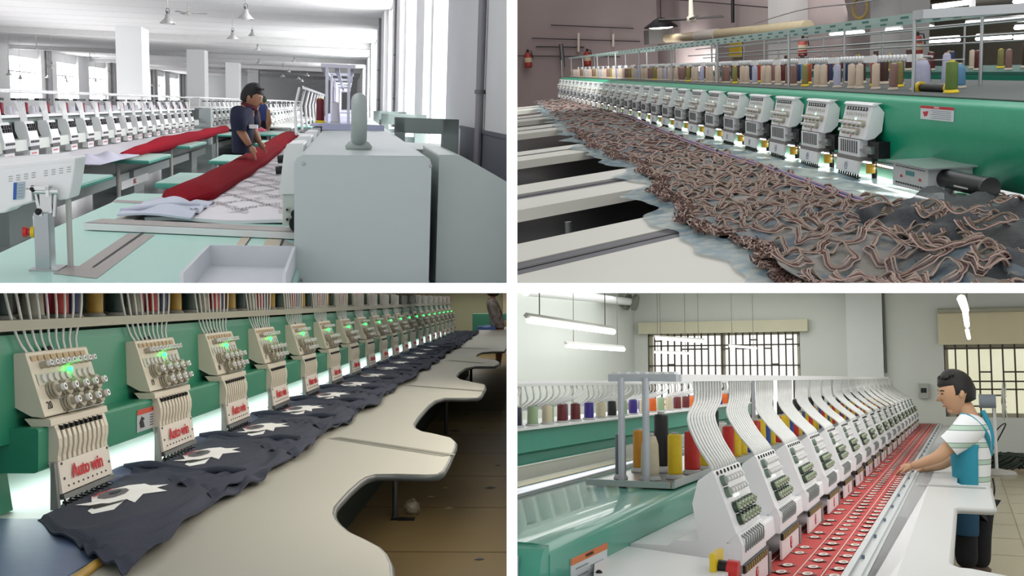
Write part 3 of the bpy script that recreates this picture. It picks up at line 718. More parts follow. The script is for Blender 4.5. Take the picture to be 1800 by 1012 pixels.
cc = W(438, 187); b = MB(); b.lathe(cc, [(.075,-.02),(.085,0),(.078,.025)], 16, (.3,0,1)); b.build('collar', mat('maroon_collar', '5E1A2A', .8), wk, solid=.012)
b = MB(); v = W(443, 222, -.10); b.box((v.x-.02, v.y-.10, v.z-.018), (v.x+.06, v.y-.02, v.z+.018)); b.build('chest_print', M_WHITEP, wk)
face(W(443,171), (1, -.15, -.35), .265, sk1, wk, M_HAIR)
hand(W(441,257,-.18), (.5,.0,-1), .10, sk1, wk, .3); hand(W(456,250,.1), (.6,.1,-.8), .09, sk1, wk, .3)
Y2w = 31
def W2(px, py, dy=0.0): return p1(px, py, Y2w + dy)
b0 = W2(462, 230); w2 = thing('person', 'second worker in blue shirt and green cap farther down the aisle', 'person', (b0.x, Y2w, FL1))
skin('body', [(W2(465,205), .2), (W2(463,192), .19), (W2(462,184), .1), (W2(459,178), .16), (W2(456,196), .08), (W2(450,202), .06), (W2(466,225), .14), (W2(467,240), .11)], [(0,1),(1,2),(2,3),(1,4),(4,5),(0,6),(6,7)], sk1, w2)
loft('shirt', smooth_rings([(W2(457,182), W2(467,182), .1), (W2(454,187), W2(471,187), .22), (W2(455,198), W2(473,198), .24), (W2(457,212), W2(472,212), .22)]), mat('blue_shirt', '2E447E', .8), w2)
loft('trousers', smooth_rings([(W2(457,211), W2(472,211), .2), (W2(457,225), W2(471,225), .19), (W2(459,244), W2(470,244), .16)]), MATS['dark_trousers'], w2)
b = MB(); b.ball(W2(459,175), .17, 10, 7, (1,1,.8)); b.build('cap', mat('moss_cap', '4E5A44', .8), w2)
pk = p1(450, 207, 29); b = MB(); b.grid(lambda u, v: (pk.x-.3+u*.5, 29+v*1.2, -.83+.12*math.sin(PI*u)*math.sin(PI*v)), 8, 8, .02); tag(b.build('pink_cloth', mat('pink_cloth', 'D8466A', .8)), 'pink cloth on the green table in front of the second worker', 'cloth')

# ================================================================ upper right hall: bright green machine stitching ruffled lace
CUR[0] = 2
S2 = .52; B2 = 8.65
def Y2(i): return S2 * (i + B2)
FL2 = -1.32; TZ2 = -.57
m_green2 = mat('emerald_machine_paint', '0E9C74', .35, var=.04, scale=3, bump=.12)
m_wall2 = mat('stained_mauve_wall', '988A88', .9, var=.16, scale=.8)
m_col2 = mat('grey_white_column', 'A3A09E', .8, var=.08, scale=2)
m_deck2 = mat('dark_grey_deck', '4C5552', .6, var=.1, scale=6)
m_tab2 = mat('ivory_laminate', 'CDCBC1', .4, var=.03, scale=4)
m_slot2 = mat('dark_slot_strip', '45434A', .4, var=.1)
m_rail2 = mat('teal_grey_rail', '9DB5AE', .4, .4)
m_tube2 = mat('fluorescent_tube', 'FFFFFF', .5, emit=9)
b = MB(); b.box((-4, 1.5, FL2-.1), (14, 34, FL2)); struct(b.build('floor', mat('dark_floor', '2E2C2C', .5, var=.2, scale=2)))
b = MB(); b.box((-6, 25, FL2), (4.8, 25.3, 5)); struct(b.build('wall_back', m_wall2))
b = MB(); b.box((4.8, 11.2, FL2), (5.1, 25.3, 5)); struct(b.build('wall_right', m_wall2))
b = MB(); b.box((13, 2, FL2), (13.3, 34, 5)); struct(b.build('wall_right', mat('far_beige_wall', 'A39C8C', .9, var=.1)))
b = MB(); b.box((4.8, 33.5, FL2), (13, 33.8, 5)); struct(b.build('wall_back', mat('far_beige_wall', 'A39C8C', .9, var=.1)))
b = MB(); b.box((4.8, 11, FL2), (13.2, 30, 1.55)) if False else b.box((5.1, 7.5, .62), (13, 30, .7)); struct(b.build('ceiling', mat('grey_beige_ceiling', '8A857B', .9)))
for n, (y0, y1, x) in enumerate(((14.2, 15.2, 4.55), (10.6, 11.4, 4.55))):
    b = MB(); b.box((x, y0, FL2), (x+.3, y1, 5)); struct(b.build('trim_column', m_col2))
# things on the walls
def tubing(pts, r, name, m, label, cat, n=8):
    b = MB(); b.tube(pts, r, n); return tag(b.build(name, m), label, cat)
def ptx2(px, py, X): return onX(2, px, py, X)
du = thing('ventilation_duct', 'beige round ventilation duct running along the stained wall', 'duct', (4.5, 17, .3))
b = MB(); b.cyl(ptx2(1172,68,4.45), ptx2(1420,47,4.45), .085, 14); b.build('duct_body', mat('beige_duct', '9C8F72', .6, var=.1), du)
b = MB(); b.cyl(ptx2(1226,63.5,4.45), ptx2(1261,60.5,4.45), .1, 14); b.build('joint_sleeve', mat('grey_sleeve', 'A8A198', .6), du)
b = MB(); b.box((4.1, 22.3, ptx2(1160,77,4.4).z), (4.6, 22.9, ptx2(1160,52,4.4).z)); b.build('end_box', mat('dark_grey_box', '55524E', .6), du)
du = thing('ventilation_duct', 'beige duct under the ceiling beside the bright roof window, upper right', 'duct', (5.4, 8, .5))
b = MB(); b.cyl((5.6, 12.5, .60), (5.6, 4, .50), .16, 14); b.build('duct_body', MATS['beige_duct'], du)
def pt2(px, py, Y): v = onY(2, px, py, Y); return v
def ptx2(px, py, X): return onX(2, px, py, X)
wl = 24.9
for n, (a, c, r) in enumerate((((968,44),(1114,50),.012), ((935,67),(1125,73),.012), ((942,82),(1027,83),.015), ((910,98),(1090,100),.012))):
    tubing([pt2(*a, wl), pt2(*c, wl)], r, 'wall_pipe', M_DARK, ['topmost thin dark pipe on the stained back wall', 'second thin dark pipe from the top on the back wall', 'short dark bar crossing a grey post on the back wall', 'lowest dark pipe running along the back wall'][n], 'pipe', 6)
tubing([pt2(986, 77, 24.7), pt2(990, 118, 24.7)], .05, 'wall_post', M_DSTEEL, 'grey upright post against the stained back wall', 'post', 8)
for n, (x, y0, y1) in enumerate(((1017,58,91), (1078,60,82))):
    tubing([pt2(x, y0, 24.8), pt2(x, y1, 24.8)], .03, 'wall_lamp_tube', mat('pale_plastic', 'C9BFB0', .5), ['left', 'right'][n] + ' pale unlit tube hanging on the stained back wall', 'lamp')
def extinguisher(p, h, label):
    t = thing('fire_extinguisher', label, 'fire extinguisher', p)
    b = MB(); b.lathe(p, [(.001,0),(h*.2,0),(h*.22,h*.1),(h*.22,h*.7),(h*.12,h*.82),(h*.06,h*.86),(.001,h*.86)], 12); b.build('cylinder', mat('extinguisher_red', '8E2A20', .4), t)
    b = MB(); b.cyl(Vector(p)+Vector((0,0,h*.86)), Vector(p)+Vector((0,0,h)), h*.07, 8); b.tube([Vector(p)+Vector((0,0,h*.93)), Vector(p)+Vector((h*.2,-h*.1,h*.9)), Vector(p)+Vector((h*.27,-h*.1,h*.5))], h*.03, 6); b.build('valve', M_DARK, t)
    b = MB(); b.lathe(Vector(p)+Vector((0,0,h*.3)), [(h*.222,0),(h*.222,h*.25)], 12); b.build('paper_tag', mat('aged_paper', 'B9A88C', .7), t)
extinguisher(pt2(929, 119, 24.7), .42, 'red fire extinguisher on the back wall at the far left')
extinguisher(pt2(1033, 116, 24.7), .40, 'red fire extinguisher on the back wall beside the grey post')
extinguisher(ptx2(1411, 99, 4.4), .26, 'red fire extinguisher on the left wall column')
extinguisher(ptx2(1612, 101, 4.4), .24, 'red fire extinguisher on the right wall column behind the machine end')
b = MB(); v = ptx2(1292, 101, 4.75); b.box((4.74, v.y-.35, v.z), (4.78, v.y+.35, v.z+.3)); tag(b.build('notice_board', mat('mustard_paint', 'B89C1E', .6)), 'mustard yellow notice board on the stained wall', 'notice board')
v = pt2(1162, 49, 21)
t = thing('bay_lamp', 'lit round bay lamp hanging before the stained back wall', 'lamp', v)
b = MB(); b.lathe(v, [(.34, 0), (.33,.03), (.14,.16), (.06,.2), (.001,.2)], 20); b.build('lamp_shade', M_DARK, t)
b = MB(); b.lathe(v, [(.001,-.02),(.18,-.015),(.25,.01)], 18); b.build('bulb', mat('warm_glow', 'FFF2EC', .5, emit=12), t)
b = MB(); b.cyl(v + Vector((0,0,.2)), v + Vector((0,0,2)), .01, 6); b.build('cord', M_DARK, t)
v = pt2(1215, 35, 16)
t = thing('ceiling_fan', 'cream ceiling fan with three dark blades hanging near the stained wall', 'fan', v)
b = MB(); b.cyl(v + Vector((0,0,.1)), v + Vector((0,0,2)), .018, 8); b.lathe(v, [(.001,-.03),(.07,-.03),(.08,.03),(.04,.07),(.03,.3),(.001,.3)], 14); b.build('motor', mat('cream_paint', 'C8C2B0', .5), t)
for a in (.05, 3.0, 4.6):
    d = Vector((math.cos(a), math.sin(a), 0)); n = Vector((-d.y, d.x, 0)); b = MB()
    p, q = v + d*.06, v + d*.50
    b.add([p - n*.04, q - n*.06, q + n*.06 + Vector((0,0,.03)), p + n*.04 + Vector((0,0,.01)), p - n*.04 + Vector((0,0,.02)), q - n*.06 + Vector((0,0,.02)), q + n*.06 + Vector((0,0,.05)), p + n*.04 + Vector((0,0,.03))], [(0,1,2,3),(7,6,5,4),(0,4,5,1),(1,5,6,2),(2,6,7,3),(3,7,4,0)])
    b.build('blade', mat('dark_blade', '3C3836', .5), t)
b = MB(); v = ptx2(1512, 14, 4.4); b.lathe(v, [(0.11,-.02),(.13,0),(.11,.02),(.09,0),(.11,-.02)], 20, (1,.4,0)); tag(b.build('cable_coil', mat('straw_cable', 'A8904E', .6)), 'straw coloured cable coil hanging from the overhead wire', 'cable coil')
tubing(curve_pts([ptx2(1325, 42, 4.4), ptx2(1410, 17, 4.3), ptx2(1500, 6, 4.2), ptx2(1560, -4, 4.2)], 5), .008, 'overhead_wire', M_STEEL, 'thin pale wire sagging across the stained wall', 'wire', 5)
tubing([ptx2(1050, -6, 4.7) if False else pt2(1150, -4, 24.8), ptx2(1360, 14, 4.7)], .01, 'overhead_wire', M_DARK, 'thin dark wire across the top of the stained wall', 'wire', 5)
tubing([ptx2(1288, -6, 4.7), ptx2(1288, 40, 4.7)], .03, 'wall_pipe', M_DARK, 'short dark upright pipe at the top of the stained wall', 'pipe', 6)
t = thing('roof_window', 'bright window high in the far wall, upper right', 'window', (12.9, 9, .6))
v0, v1 = ptx2(1643, 19, 8), ptx2(1706, 8, 8)
b = MB(); b.box((8.0, v1.y, v1.z-.0), (8.03, v0.y, v0.z+.8)); o = b.build('pane', mat('bright_window', 'F4F8FF', .5, emit=3.2), t)
b = MB(); b.box((7.98, v1.y-.06, v1.z-.06), (8.05, v1.y, v0.z+.8)); b.box((7.98, v0.y, v1.z-.06), (8.05, v0.y+.06, v0.z+.8)); b.build('window_frame', M_WHITE, t)
fl = [((1460,60),(1518,56),4.2), ((1558,54),(1585,52),4.2), ((1626,48),(1640,47),6), ((1633,73),(1686,70),7), ((1699,41),(1830,33),5.5), ((1717,68),(1777,65),7), ((1785,49),(1830,46),6.5), ((1784,66),(1830,64),7), ((1783,3),(1830,0),5.5)]
wh = ['leftmost, before the stained wall', 'short, left of the right wall column', 'short, just right of the right wall column', 'behind the rear rack post', 'longest, upper right', 'above the second machine', 'small, right edge', 'right edge, low', 'top right corner']
for (a, c, X), w in zip(fl, wh):
    p, q = ptx2(*a, X), ptx2(*c, X)
    t = thing('fluorescent_lamp', 'lit fluorescent tube lamp, ' + w, 'lamp', p, 'fluorescent lamps in the upper right hall')
    r = .014 * X / 4.2
    b = MB(); b.cyl(p, q, r, 8); b.build('tube', m_tube2, t)
    b = MB(); u = Vector((0, 0, r*1.6)); b.tube([p + u, q + u], r*1.1, 4); b.build('housing', M_WHITE, t)
# beam under the ceiling of the far bay
b = MB(); b.box((4.9, 2.0, .62), (5.2, 8.6, .9)); struct(b.build('trim_beam', mat('beige_beam', '7F7660', .8)))

mach = thing('embroidery_machine', 'bright green multi-head embroidery machine with white heads in the nearest row, upper right hall', 'machine', (1.9, 3, FL2))
YE = Y2(27)
b = MB(); b.prismy([(1.80,-.235),(1.81,-.222),(1.835,-.212),(2.6,-.212),(2.6,-.50),(1.80,-.50)], 2.2, YE, True); b.build('body', m_green2, mach)
b = MB(); b.box((1.86, 2.2, -.2115), (2.7, YE, -.206)); b.build('top_deck', m_deck2, mach)
b = MB(); b.box((2.15, 2.3, -.206), (2.5, 3.55, -.2)); b.build('deck_reflection', mat('pale_reflection_strip', 'B5C4C0', .3), mach)  # pale strip standing in for a reflection on the deck
b = MB(); b.box((1.60, 2.0, TZ2-.06), (2.6, YE, TZ2-.012)); b.build('machine_bed', mat('pale_bed', 'D8DED8', .4), mach)
b = MB(); b.box((1.92, 2.4, FL2), (2.5, YE, TZ2-.06)); b.build('machine_base', M_DARK, mach)
m_strip2 = mat('cool_led_strip', 'FFFFFF', .5, emit=10)
b = MB(); b.cyl((1.83, 2.9, -.515), (1.83, YE, -.515), .010, 8); b.build('work_light', m_strip2, mach)
b = MB(); b.cyl((1.70, 3.25, TZ2+.004), (1.70, 4.25, TZ2+.004), .004, 6); b.build('bed_light', m_strip2, mach)
b = MB(); b.cyl((1.77, 3.8, -.49), (1.77, YE, -.49), .006, 6); b.cyl((1.77, 3.8, -.507), (1.77, YE, -.507), .004, 6); b.build('drive_shaft', M_STEEL, mach)
# rack
for nm, x in (('front', 1.97), ('rear', 2.42)):
    b = MB(); b.box((x, 4.35, .105), (x+.05, YE, .118)); b.m = 1
    b.m = 0; b.box((x-.006, 4.35, .100), (x, YE, .128)); b.m = 1
    for j in range(70): b.box((x-.0075, 4.5+j*.22, .108), (x-.006, 4.58+j*.22, .118))
    b.build('thread_rail', [m_rail2, mat('teal_hole', '3C6E66', .6)], mach)
b = MB(); b.box((1.93, 4.28, .098), (2.55, 4.38, .135)); b.build('rack_end_bar', M_STEEL, mach)
for j in range(10):
    for x, o in ((1.97, 0), (2.42, .3)):
        y = 4.45 + o + 1.72*j
        b = MB(); b.cyl((x, y, -.207), (x, y, .1), .0085, 8); b.build('rack_post', M_STEEL, mach)
b = MB(); b.cyl((2.12, 4.6, -.062), (2.12, YE, -.062), .006, 6); b.cyl((2.12, 4.3, -.078), (2.12, YE, -.078), .003, 6); b.build('tension_rod', M_STEEL, mach)
for i in range(27):
    y = Y2(i) + .15; b = MB(); b.box((2.085, y, -.082), (2.10, y+.14, -.048)); b.build('guide_clip', M_WHITE, mach)
    if i < 14:
        for j in range(8):
            yy = y + .17 + j*.043; b = MB(); b.lathe((2.09, yy, -.064), [(.004,-.004),(.017,-.004),(.017,.008),(.004,.008)], 10, (1,0,0)); b.m = 0; b.build('guide_roller', M_WHITE, mach)
# a head
Yc = Y2(0); hw = .155
def head2():
    FT = Vector((1.752, 0, -.243)); FB = Vector((1.716, 0, -.394)); dn = FB - FT; n = Vector((dn.z, 0, -dn.x)).normalized()
    b = MB(); b.prismy([(FT.x+.004, FT.z+.006), (FT.x, FT.z), (FB.x, FB.z), (FB.x+.042, FB.z+.006), (1.79,-.36), (1.80,-.28), (1.775,-.25)], Yc-hw, Yc+hw)
    h = b.build('sewing_head', M_WHITE, mach, origin=(1.75, Yc, TZ2), bevel=.006)
    def P(u, t, o=0.0): return FT + dn*t + n*o + Vector((0, Yc - u*hw, 0))
    b = MB(); b.prismy([(1.752,-.238),(1.742,-.246),(1.745,-.252),(1.79,-.24)], Yc-hw*1.04, Yc+hw*1.04); b.build('head_lid', M_WHITE, h)
    for j in range(8):
        u = -.75+j*.2
        b = MB(); b.m = 0; b.cyl(P(u,.15,0), P(u,.15,.007), .0085, 8); b.m = 1; b.cyl(P(u,.15,.007), P(u,.15,.009), .004, 6); b.build('guide_roller', [M_DSTEEL, M_WHITE], h)
    b = MB()
    for j in range(9): b.cyl(P(-.75+j*.18,.30,0), P(-.75+j*.18,.30,.004), .0075, 8)
    for j in range(9): b.box(*[tuple(P(-.85+j*.2,.36,-.001)), tuple(P(-.80+j*.2,.375,.003))][::1])
    b.build('thread_sensor', M_LGREY, h)
    b = MB(); b.cyl(P(0,.44,0), P(0,.44,.003), .007, 8); b.build('indicator_light', M_LED if False else mat('pale_green_led', 'B8FFE0', .4, emit=1.5), h)
    for t, us in ((.56, (-.72,-.35,0,.35,.68)), (.79, (-.60,-.28,.06,.4))):
        for u in us:
            b = MB(); b.m = 0; b.cyl(P(u,t,0), P(u,t,.014), .0155, 12); b.m = 1; b.cyl(P(u-.03,t,.014), P(u-.03,t,.03), .0068, 10); b.m = 0; b.cyl(P(u-.03,t,.03), P(u-.03,t,.0305), .003, 6)
            b.build('tension_knob', [M_KNOB, M_WHITE], h)
    b = MB(); b.cyl(P(-.1,.93,0), P(-.1,.93,.001), .006, 8); b.build('red_mark', M_RED, h)
    y0, y1 = Yc-.10, Yc+.155
    b = MB(); b.box((1.714, y0, -.47), (1.79, y1, -.396)); b.build('needle_case', M_WHITE, h, bevel=.002)
    for j in range(8):
        y = y0+.025+j*.026
        b = MB(); b.box((1.7115, y, -.455), (1.7145, y+.011, -.402)); b.build('needle_bar', M_DSTEEL, h)
    b = MB(); b.box((1.711, y0-.005, -.487), (1.78, y1+.01, -.47)); b.build('needle_bar_rail', mat('grey_rail_dark', '8A8585', .5, .3), h)
    b = MB(); b.prismy([(1.708,-.487),(1.703,-.54),(1.712,-.545),(1.73,-.487)], y0, y1); b.build('name_plate', M_WHITE, h, bevel=.002)
    b = MB(); b.lathe((1.7042, Yc+.03, -.514), [(.014,0),(.017,.001),(.014,.001)], 14, (-1,0,.1)); b.build('round_logo', mat('slate_blue_print', '6C7896', .5), h)
    text('V', 'lettering', MATS['slate_blue_print'], .022, basis((1.7035, Yc+.03, -.514), (0,-1,0), (.1,0,1)), h, .0004)
    for j in range(9):
        y = y0+.01+j*.028; b = MB(); b.cyl((1.712, y, -.545), (1.712, y, -.572), .004, 6); b.box((1.704, y-.006, -.562), (1.722, y+.006, -.556)); b.build('presser_foot', M_DARK, h)
    b = MB(); b.box((1.73, y0-.08, -.452), (1.79, y0, -.42)); b.box((1.715, y0-.10, -.442), (1.73, y0, -.432)); b.build('colour_change_arm', M_STEEL, h)
    b = MB(); b.cyl((1.745, y0-.05, -.535), (1.745, y0-.05, -.495), .02, 10); b.build('oil_cup', mat('amber_plastic', 'C89A2C', .3), h)
    b = MB(); b.box((1.75, y0-.12, -.47), (1.80, y1+.02, -.40)); b.cyl((1.77, y0-.03, -.56), (1.77, y0-.03, -.39), .012, 8); b.build('arm_casting', M_DARK, h)
    return h
h0 = head2()
for i in range(1, 27): dup(h0, (0, i*S2, 0), parent=mach)
# control box with motor, warning sticker
cb = MB(); cb.box((1.635, 3.56, -.525), (1.80, 3.86, -.438)); cbx = cb.build('gear_box', mat('pale_grey_enamel', 'C5C8C8', .4), mach, bevel=.003)
b = MB(); b.box((1.62, 3.53, -.438), (1.80, 3.89, -.433)); b.build('box_lid', mat('smoked_lid', '9CA3A2', .2), cbx)
b = MB(); b.box((1.633, 3.67, -.475), (1.6345, 3.74, -.459)); b.m = 1
for q in range(12): b.box((1.633, 3.585+q*.021, -.449), (1.6345, 3.597+q*.021, -.446)); b.box((1.633, 3.585+q*.021, -.512), (1.6345, 3.597+q*.021, -.506))
b.m = 2
for y in (3.62, 3.78): b.add([(1.634, y-.015, -.487), (1.634, y+.015, -.487), (1.634, y, -.475)], [(0,1,2)])
b.build('panel_print', [mat('teal_window', '3E8E8E', .3), M_DARK, M_RED], cbx)
b = MB(); b.cyl((1.70, 3.56, -.475), (1.70, 3.25, -.475), .034, 16); b.m = 1; b.cyl((1.70, 3.255, -.475), (1.70, 3.245, -.475), .036, 16); b.m = 2; b.add([(1.667, 3.33, -.487), (1.667, 3.43, -.487), (1.668, 3.43, -.468), (1.668, 3.33, -.468)], [(0,1,2,3)])
b.build('motor', [M_DARK, mat('grey_cap', '3A3A3C', .4), M_LGREY], cbx)
b = MB(); b.cyl((1.69, 3.50, -.56), (1.69, 3.50, -.545), .035, 12); b.m = 1; b.cyl((1.69, 3.50, -.545), (1.69, 3.50, -.50), .02, 10); b.build('motor_mount', [mat('rust_brown', '7A4A2A', .5), M_DSTEEL], cbx)
b = MB(); b.box((1.7975, 3.715, -.290), (1.7995, 3.99, -.238)); st = b.build('warning_sticker', mat('white_sticker', 'DCE2E4', .5), mach)
b = MB(); b.box((1.7965, 3.715, -.248), (1.7985, 3.99, -.238)); b.build('sticker_band', M_RED, st)
text('WARNING', 'lettering', M_WHITEP, .009, basis((1.796, 3.85, -.243), (0,-1,0), (0,0,1)), st, .0002)
b = MB()
for q in range(5): b.box((1.7965, 3.735, -.256-q*.007), (1.7985, 3.90 - (q % 2)*.02, -.254-q*.007))
b.m = 1; b.add([(1.797, 3.92, -.258), (1.797, 3.97, -.262), (1.797, 3.955, -.28), (1.797, 3.93, -.276)], [(0,1,2,3)])
b.build('sticker_print', [mat('grey_print', '8E9AA6', .6), M_RED], st)

# spools
sc2 = {'cream': 'D8C2AC', 'pink brown': '8E6A60', 'dark red': '5E1618', 'lavender white': 'B9BAD2', 'brown': '4A2A22', 'navy': '27345C', 'olive': '8C8448', 'orange red': 'A83A1C', 'pale blue': '5F93B8'}
ms2 = {k: mat(k.replace(' ', '_') + '_thread', v, .5, var=.12, scale=60) for k, v in sc2.items()}
m_foot2 = mat('bone_plastic_foot', 'C9BCAA', .5)
pro = {}
def sp2(cn, loc, kind, r, h, lab, grp='thread spools standing on the deck of the bright green machine'):
    key = (cn, kind)
    if key not in pro: pro[key] = make_spool(r, h, ms2[cn], m_foot2 if cn not in ('olive','orange red') else M_YEL, lab, loc, grp, kind)
    else:
        s = pro[key]; dup(s, Vector(loc) - ORG[s.name], label=lab, group=grp)
pats = [['pink brown', 'dark red', 'cream', 'brown'], ['cream', 'dark red', 'lavender white', 'pink brown'], ['cream', 'pink brown', 'olive', 'dark red']]
n = 0
for i in range(27):
    for j in range(5):
        cn = pats[(i + j//4) % 3][j % 4]
        if i < 6 and j == 1: cn = 'orange red' if i % 2 else 'dark red'
        if i < 8 and j == 3 and i % 2: cn = 'navy'
        y = Y2(i) + .28 + j*.103; x = 2.02 + (j % 2)*.16
        if i == 0 and j == 3: cn = 'olive'
        sp2(cn, (x, y, -.206), 'tall', .019, .125, '%s spool in the front rows, %s behind the %s head from the near end' % (cn, ordinal(j), ordinal(i)))
        if j in (0, 2) and (i < 10 or j == 0):
            cb2 = ['lavender white', 'navy', 'dark red', 'pale blue', 'brown'][(i*2 + j) % 5]
            sp2(cb2, (2.30, y + .06, -.206), 'tall' if cb2 != 'lavender white' else 'cone', .022, .155, '%s spool in the rear row, %s behind the %s head from the near end' % (cb2, 'nearer' if j == 0 else 'farther', ordinal(i)))
sp2('lavender white', (2.08, 4.62, -.206), 'fat', .037, .14, 'big lavender white thread cone beside the first rack post')
pro[('lavender white','fat')]['label'] = 'big lavender white thread cone beside the first rack post'
sp2('pale blue', (2.22, 4.55, -.206), 'fat', .026, .11, 'pale blue thread spool right of the big lavender white cone')
t = make_spool(.024, .13, mat('olive_green_thread', '5E7A2C', .5, var=.15, scale=60), M_YEL, 'olive green thread spool on yellow foot standing alone on the deck', (2.0, 4.16, -.206), 'thread spools standing on the deck of the bright green machine')
f = MB(); f.cyl((2.02, 4.22, -.19), (2.02, 4.48, -.19), .017, 10); ly = f.build('thread_spool', mat('black_thread', '1E1C18', .5, var=.1), None); tag(ly, 'black thread spool with yellow ends lying on its side', 'thread')
f = MB(); f.cyl((2.02, 4.2, -.19), (2.02, 4.225, -.19), .026, 10); f.build('spool_end', M_YEL, ly); f = MB(); f.cyl((2.02, 4.475, -.19), (2.02, 4.5, -.19), .026, 10); f.build('spool_end', M_YEL, ly)

# second machine behind
m2 = thing('embroidery_machine', 'second green embroidery machine seen behind the first, upper right', 'machine', (3.4, 4, FL2))
b = MB(); b.prismy([(3.1,-.21),(3.9,-.21),(3.9,-.6),(3.1,-.6)], 3.6, 14); b.build('body', mat('deep_emerald_paint', '0B7A60', .4), m2)
b = MB(); b.box((3.12, 3.6, -.208), (3.9, 14, -.19)); b.build('top_deck', mat('green_deck', '1A5E50', .5), m2)
b = MB()
for x, z in ((3.1, .02), (3.45, .02), (3.2, .10), (3.6, .10), (3.3,-.02)): b.cyl((x, 3.6, z), (x, 14, z), .007, 6)
b.build('thread_rail', M_STEEL, m2)
for j in range(8):
    b = MB(); b.cyl((3.25, 4+j*1.3, -.19), (3.25, 4+j*1.3, .1), .008, 6); b.build('rack_post', M_STEEL, m2)
g2 = 'thread spools on the second green machine at the back'
for j in range(44):
    cn = ['dark red', 'cream', 'brown', 'navy', 'pink brown', 'olive', 'dark red'][(j*5) % 7]
    y = 4.1 + j*.17 + (.04 if j % 3 else 0); x = 3.3 + (j % 2)*.22
    c = 'row%d' % (j // 5)
    key = (cn, 'tall')
    s = pro[key] if key in pro else None
    lab = '%s thread spool on the second green machine, %s from its right end' % (cn, ordinal(j))
    if s: dup(s, Vector((x, y, -.19)) - ORG[s.name], label=lab, group=g2)

# table with cross strips and dark gaps
D = Vector((.78, .62, 0))
tb = thing('slatted_table', 'ivory machine table of slanted boards with dark slots and open gaps', 'table', (.3, 4, FL2))
def band(yn, yf, z0, z1, name, m, x0=-1.0, x1=1.75):
    # yn, yf: where the band meets x = .2 ; it runs along D
    k = .80
    b = MB(); b.prismz([(x0, yn+(x0-.2)*k), (x1, yn+(x1-.2)*k), (x1, yf+(x1-.2)*k), (x0, yf+(x0-.2)*k)], z0, z1); return b.build(name, m, tb)
iv = lambda Y, X: Y - .8*(X-.2)
rows = [(iv(2.831,.128), iv(3.028,.139), iv(3.354,.157), 0.9), (iv(4.519,.223), iv(4.714,.234), iv(5.077,.255), iv(4.174,.204)), (iv(6.769,.351), iv(6.862,.356), iv(7.156,.373), iv(6.421,.331)), (9.25, 9.4, 9.85, 8.85), (11.4, 11.6, 12.1, 10.9), (14.2, 14.4, 14.9, 13.6)]
for s0, s1, f, nr in rows:
    band(nr, s0, TZ2-.05, TZ2, 'table_board', m_tab2); band(s0, s1, TZ2-.05, TZ2-.003, 'slot_strip', m_slot2); band(s1, f, TZ2-.05, TZ2, 'table_board', m_tab2)
    band((s0+s1)/2-.012, (s0+s1)/2+.012, TZ2-.004, TZ2-.001, 'slot', M_DARK)
for x, y in ((.05, 5.9), (.25, 5.75), (.15, 8.3), (.3, 8.1), (.12, 3.9), (.4, 4.1)):
    b = MB(); b.cyl((x, y, FL2), (x, y, TZ2-.05), .014, 8); b.build('leg', M_DSTEEL, tb)
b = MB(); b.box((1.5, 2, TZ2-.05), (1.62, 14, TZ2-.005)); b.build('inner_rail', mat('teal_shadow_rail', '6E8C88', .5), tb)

# lace fabric: sheer ground, ruffled trim, ribbon
Lp = [(905,170),(940,180),(985,215),(1040,262),(1090,285),(1130,303),(1150,330),(1190,385),(1290,440),(1380,497),(1450,540)]
Rp = [(1000,172),(1100,205),(1175,240),(1250,270),(1350,303),(1450,340),(1546,375),(1640,392),(1800,392),(1900,400)]
def lut(ps):
    q = sorted([(onZ(2, x, y, TZ2).y, onZ(2, x, y, TZ2).x) for x, y in ps]); return q
LL = lut(Lp); RR = [(onZ(2, x, y, TZ2).y, onZ(2, x, y, TZ2).x) for x, y in Rp[:7]]; RR = sorted(RR)
def look(q, y):
    if y <= q[0][0]: return q[0][1]
    for a, c in zip(q, q[1:]):
        if y <= c[0]: t = (y-a[0])/(c[0]-a[0]); return a[1]*(1-t) + c[1]*t
    return q[-1][1]
rr = random.Random(11)
def xl(y): return look(LL, y) + .03*math.sin(y*7) + .012*math.sin(y*23)
def xr(y): return look(RR, y) if y > 3.4 else look(RR, 3.4) + (3.4-y)*.55
def zf(x, y):
    near = max(0, min(1, (3.9-y)/1.4)); 
    z = TZ2 + .012 + .006*math.sin(x*23+y*5) + .006*math.sin(y*17+x*9)
    z += near*(.03*math.sin(x*14+y*4+1) + .02*math.sin(y*13 - x*8)+.03)
    return z
fab = thing('lace_fabric', 'long sheer fabric covered with pinkish brown ruffles under the green machine', 'fabric', (1.0, 4, TZ2))
b = MB(); b.grid(lambda u, v: ((lambda y: (lambda x: (x, y, zf(x, y)))(xl(y)+.06*0 + (xr(y)-xl(y))*u))(2.1 * (17.5/2.1)**v)), 40, 160)
b.build('sheer_ground', mat('sheer_ground', '77726A', .6, h2='384A54', scale=14, bump=.3), fab)
def edge_fn(u, v):
    y = 2.1 * (15/2.1)**v; x = xl(y); w = .10 + .04*math.sin(y*9)
    return (x - w*(1-u) , y, TZ2 + .006 + .012*abs(math.sin(y*31+u*4))*u + .003)
b = MB(); b.grid(edge_fn, 6, 200); b.build('sheer_border', mat('sheer_blue', '5B8496', .4, alpha=.55, h2='A8B2AC', scale=18), fab)
def inner_fn(u, v):
    y = 2.6 * (17.0/2.6)**v; x0 = xr(y)-.01; x1 = 1.80 - .02*0
    x = x0 + (x1-x0)*u
    fz = .006*math.sin(y*11+x*30)*min(1, u*4) + (max(0, (3.6-y))*.05*math.sin(x*20+y*7))
    return (x, y, TZ2 + .008 + fz)
b = MB(); b.grid(inner_fn, 16, 120); b.build('sheer_panel', mat('sheer_pale', 'B9C4BC', .25, h2='6F8A94', scale=6, alpha=.9), fab)
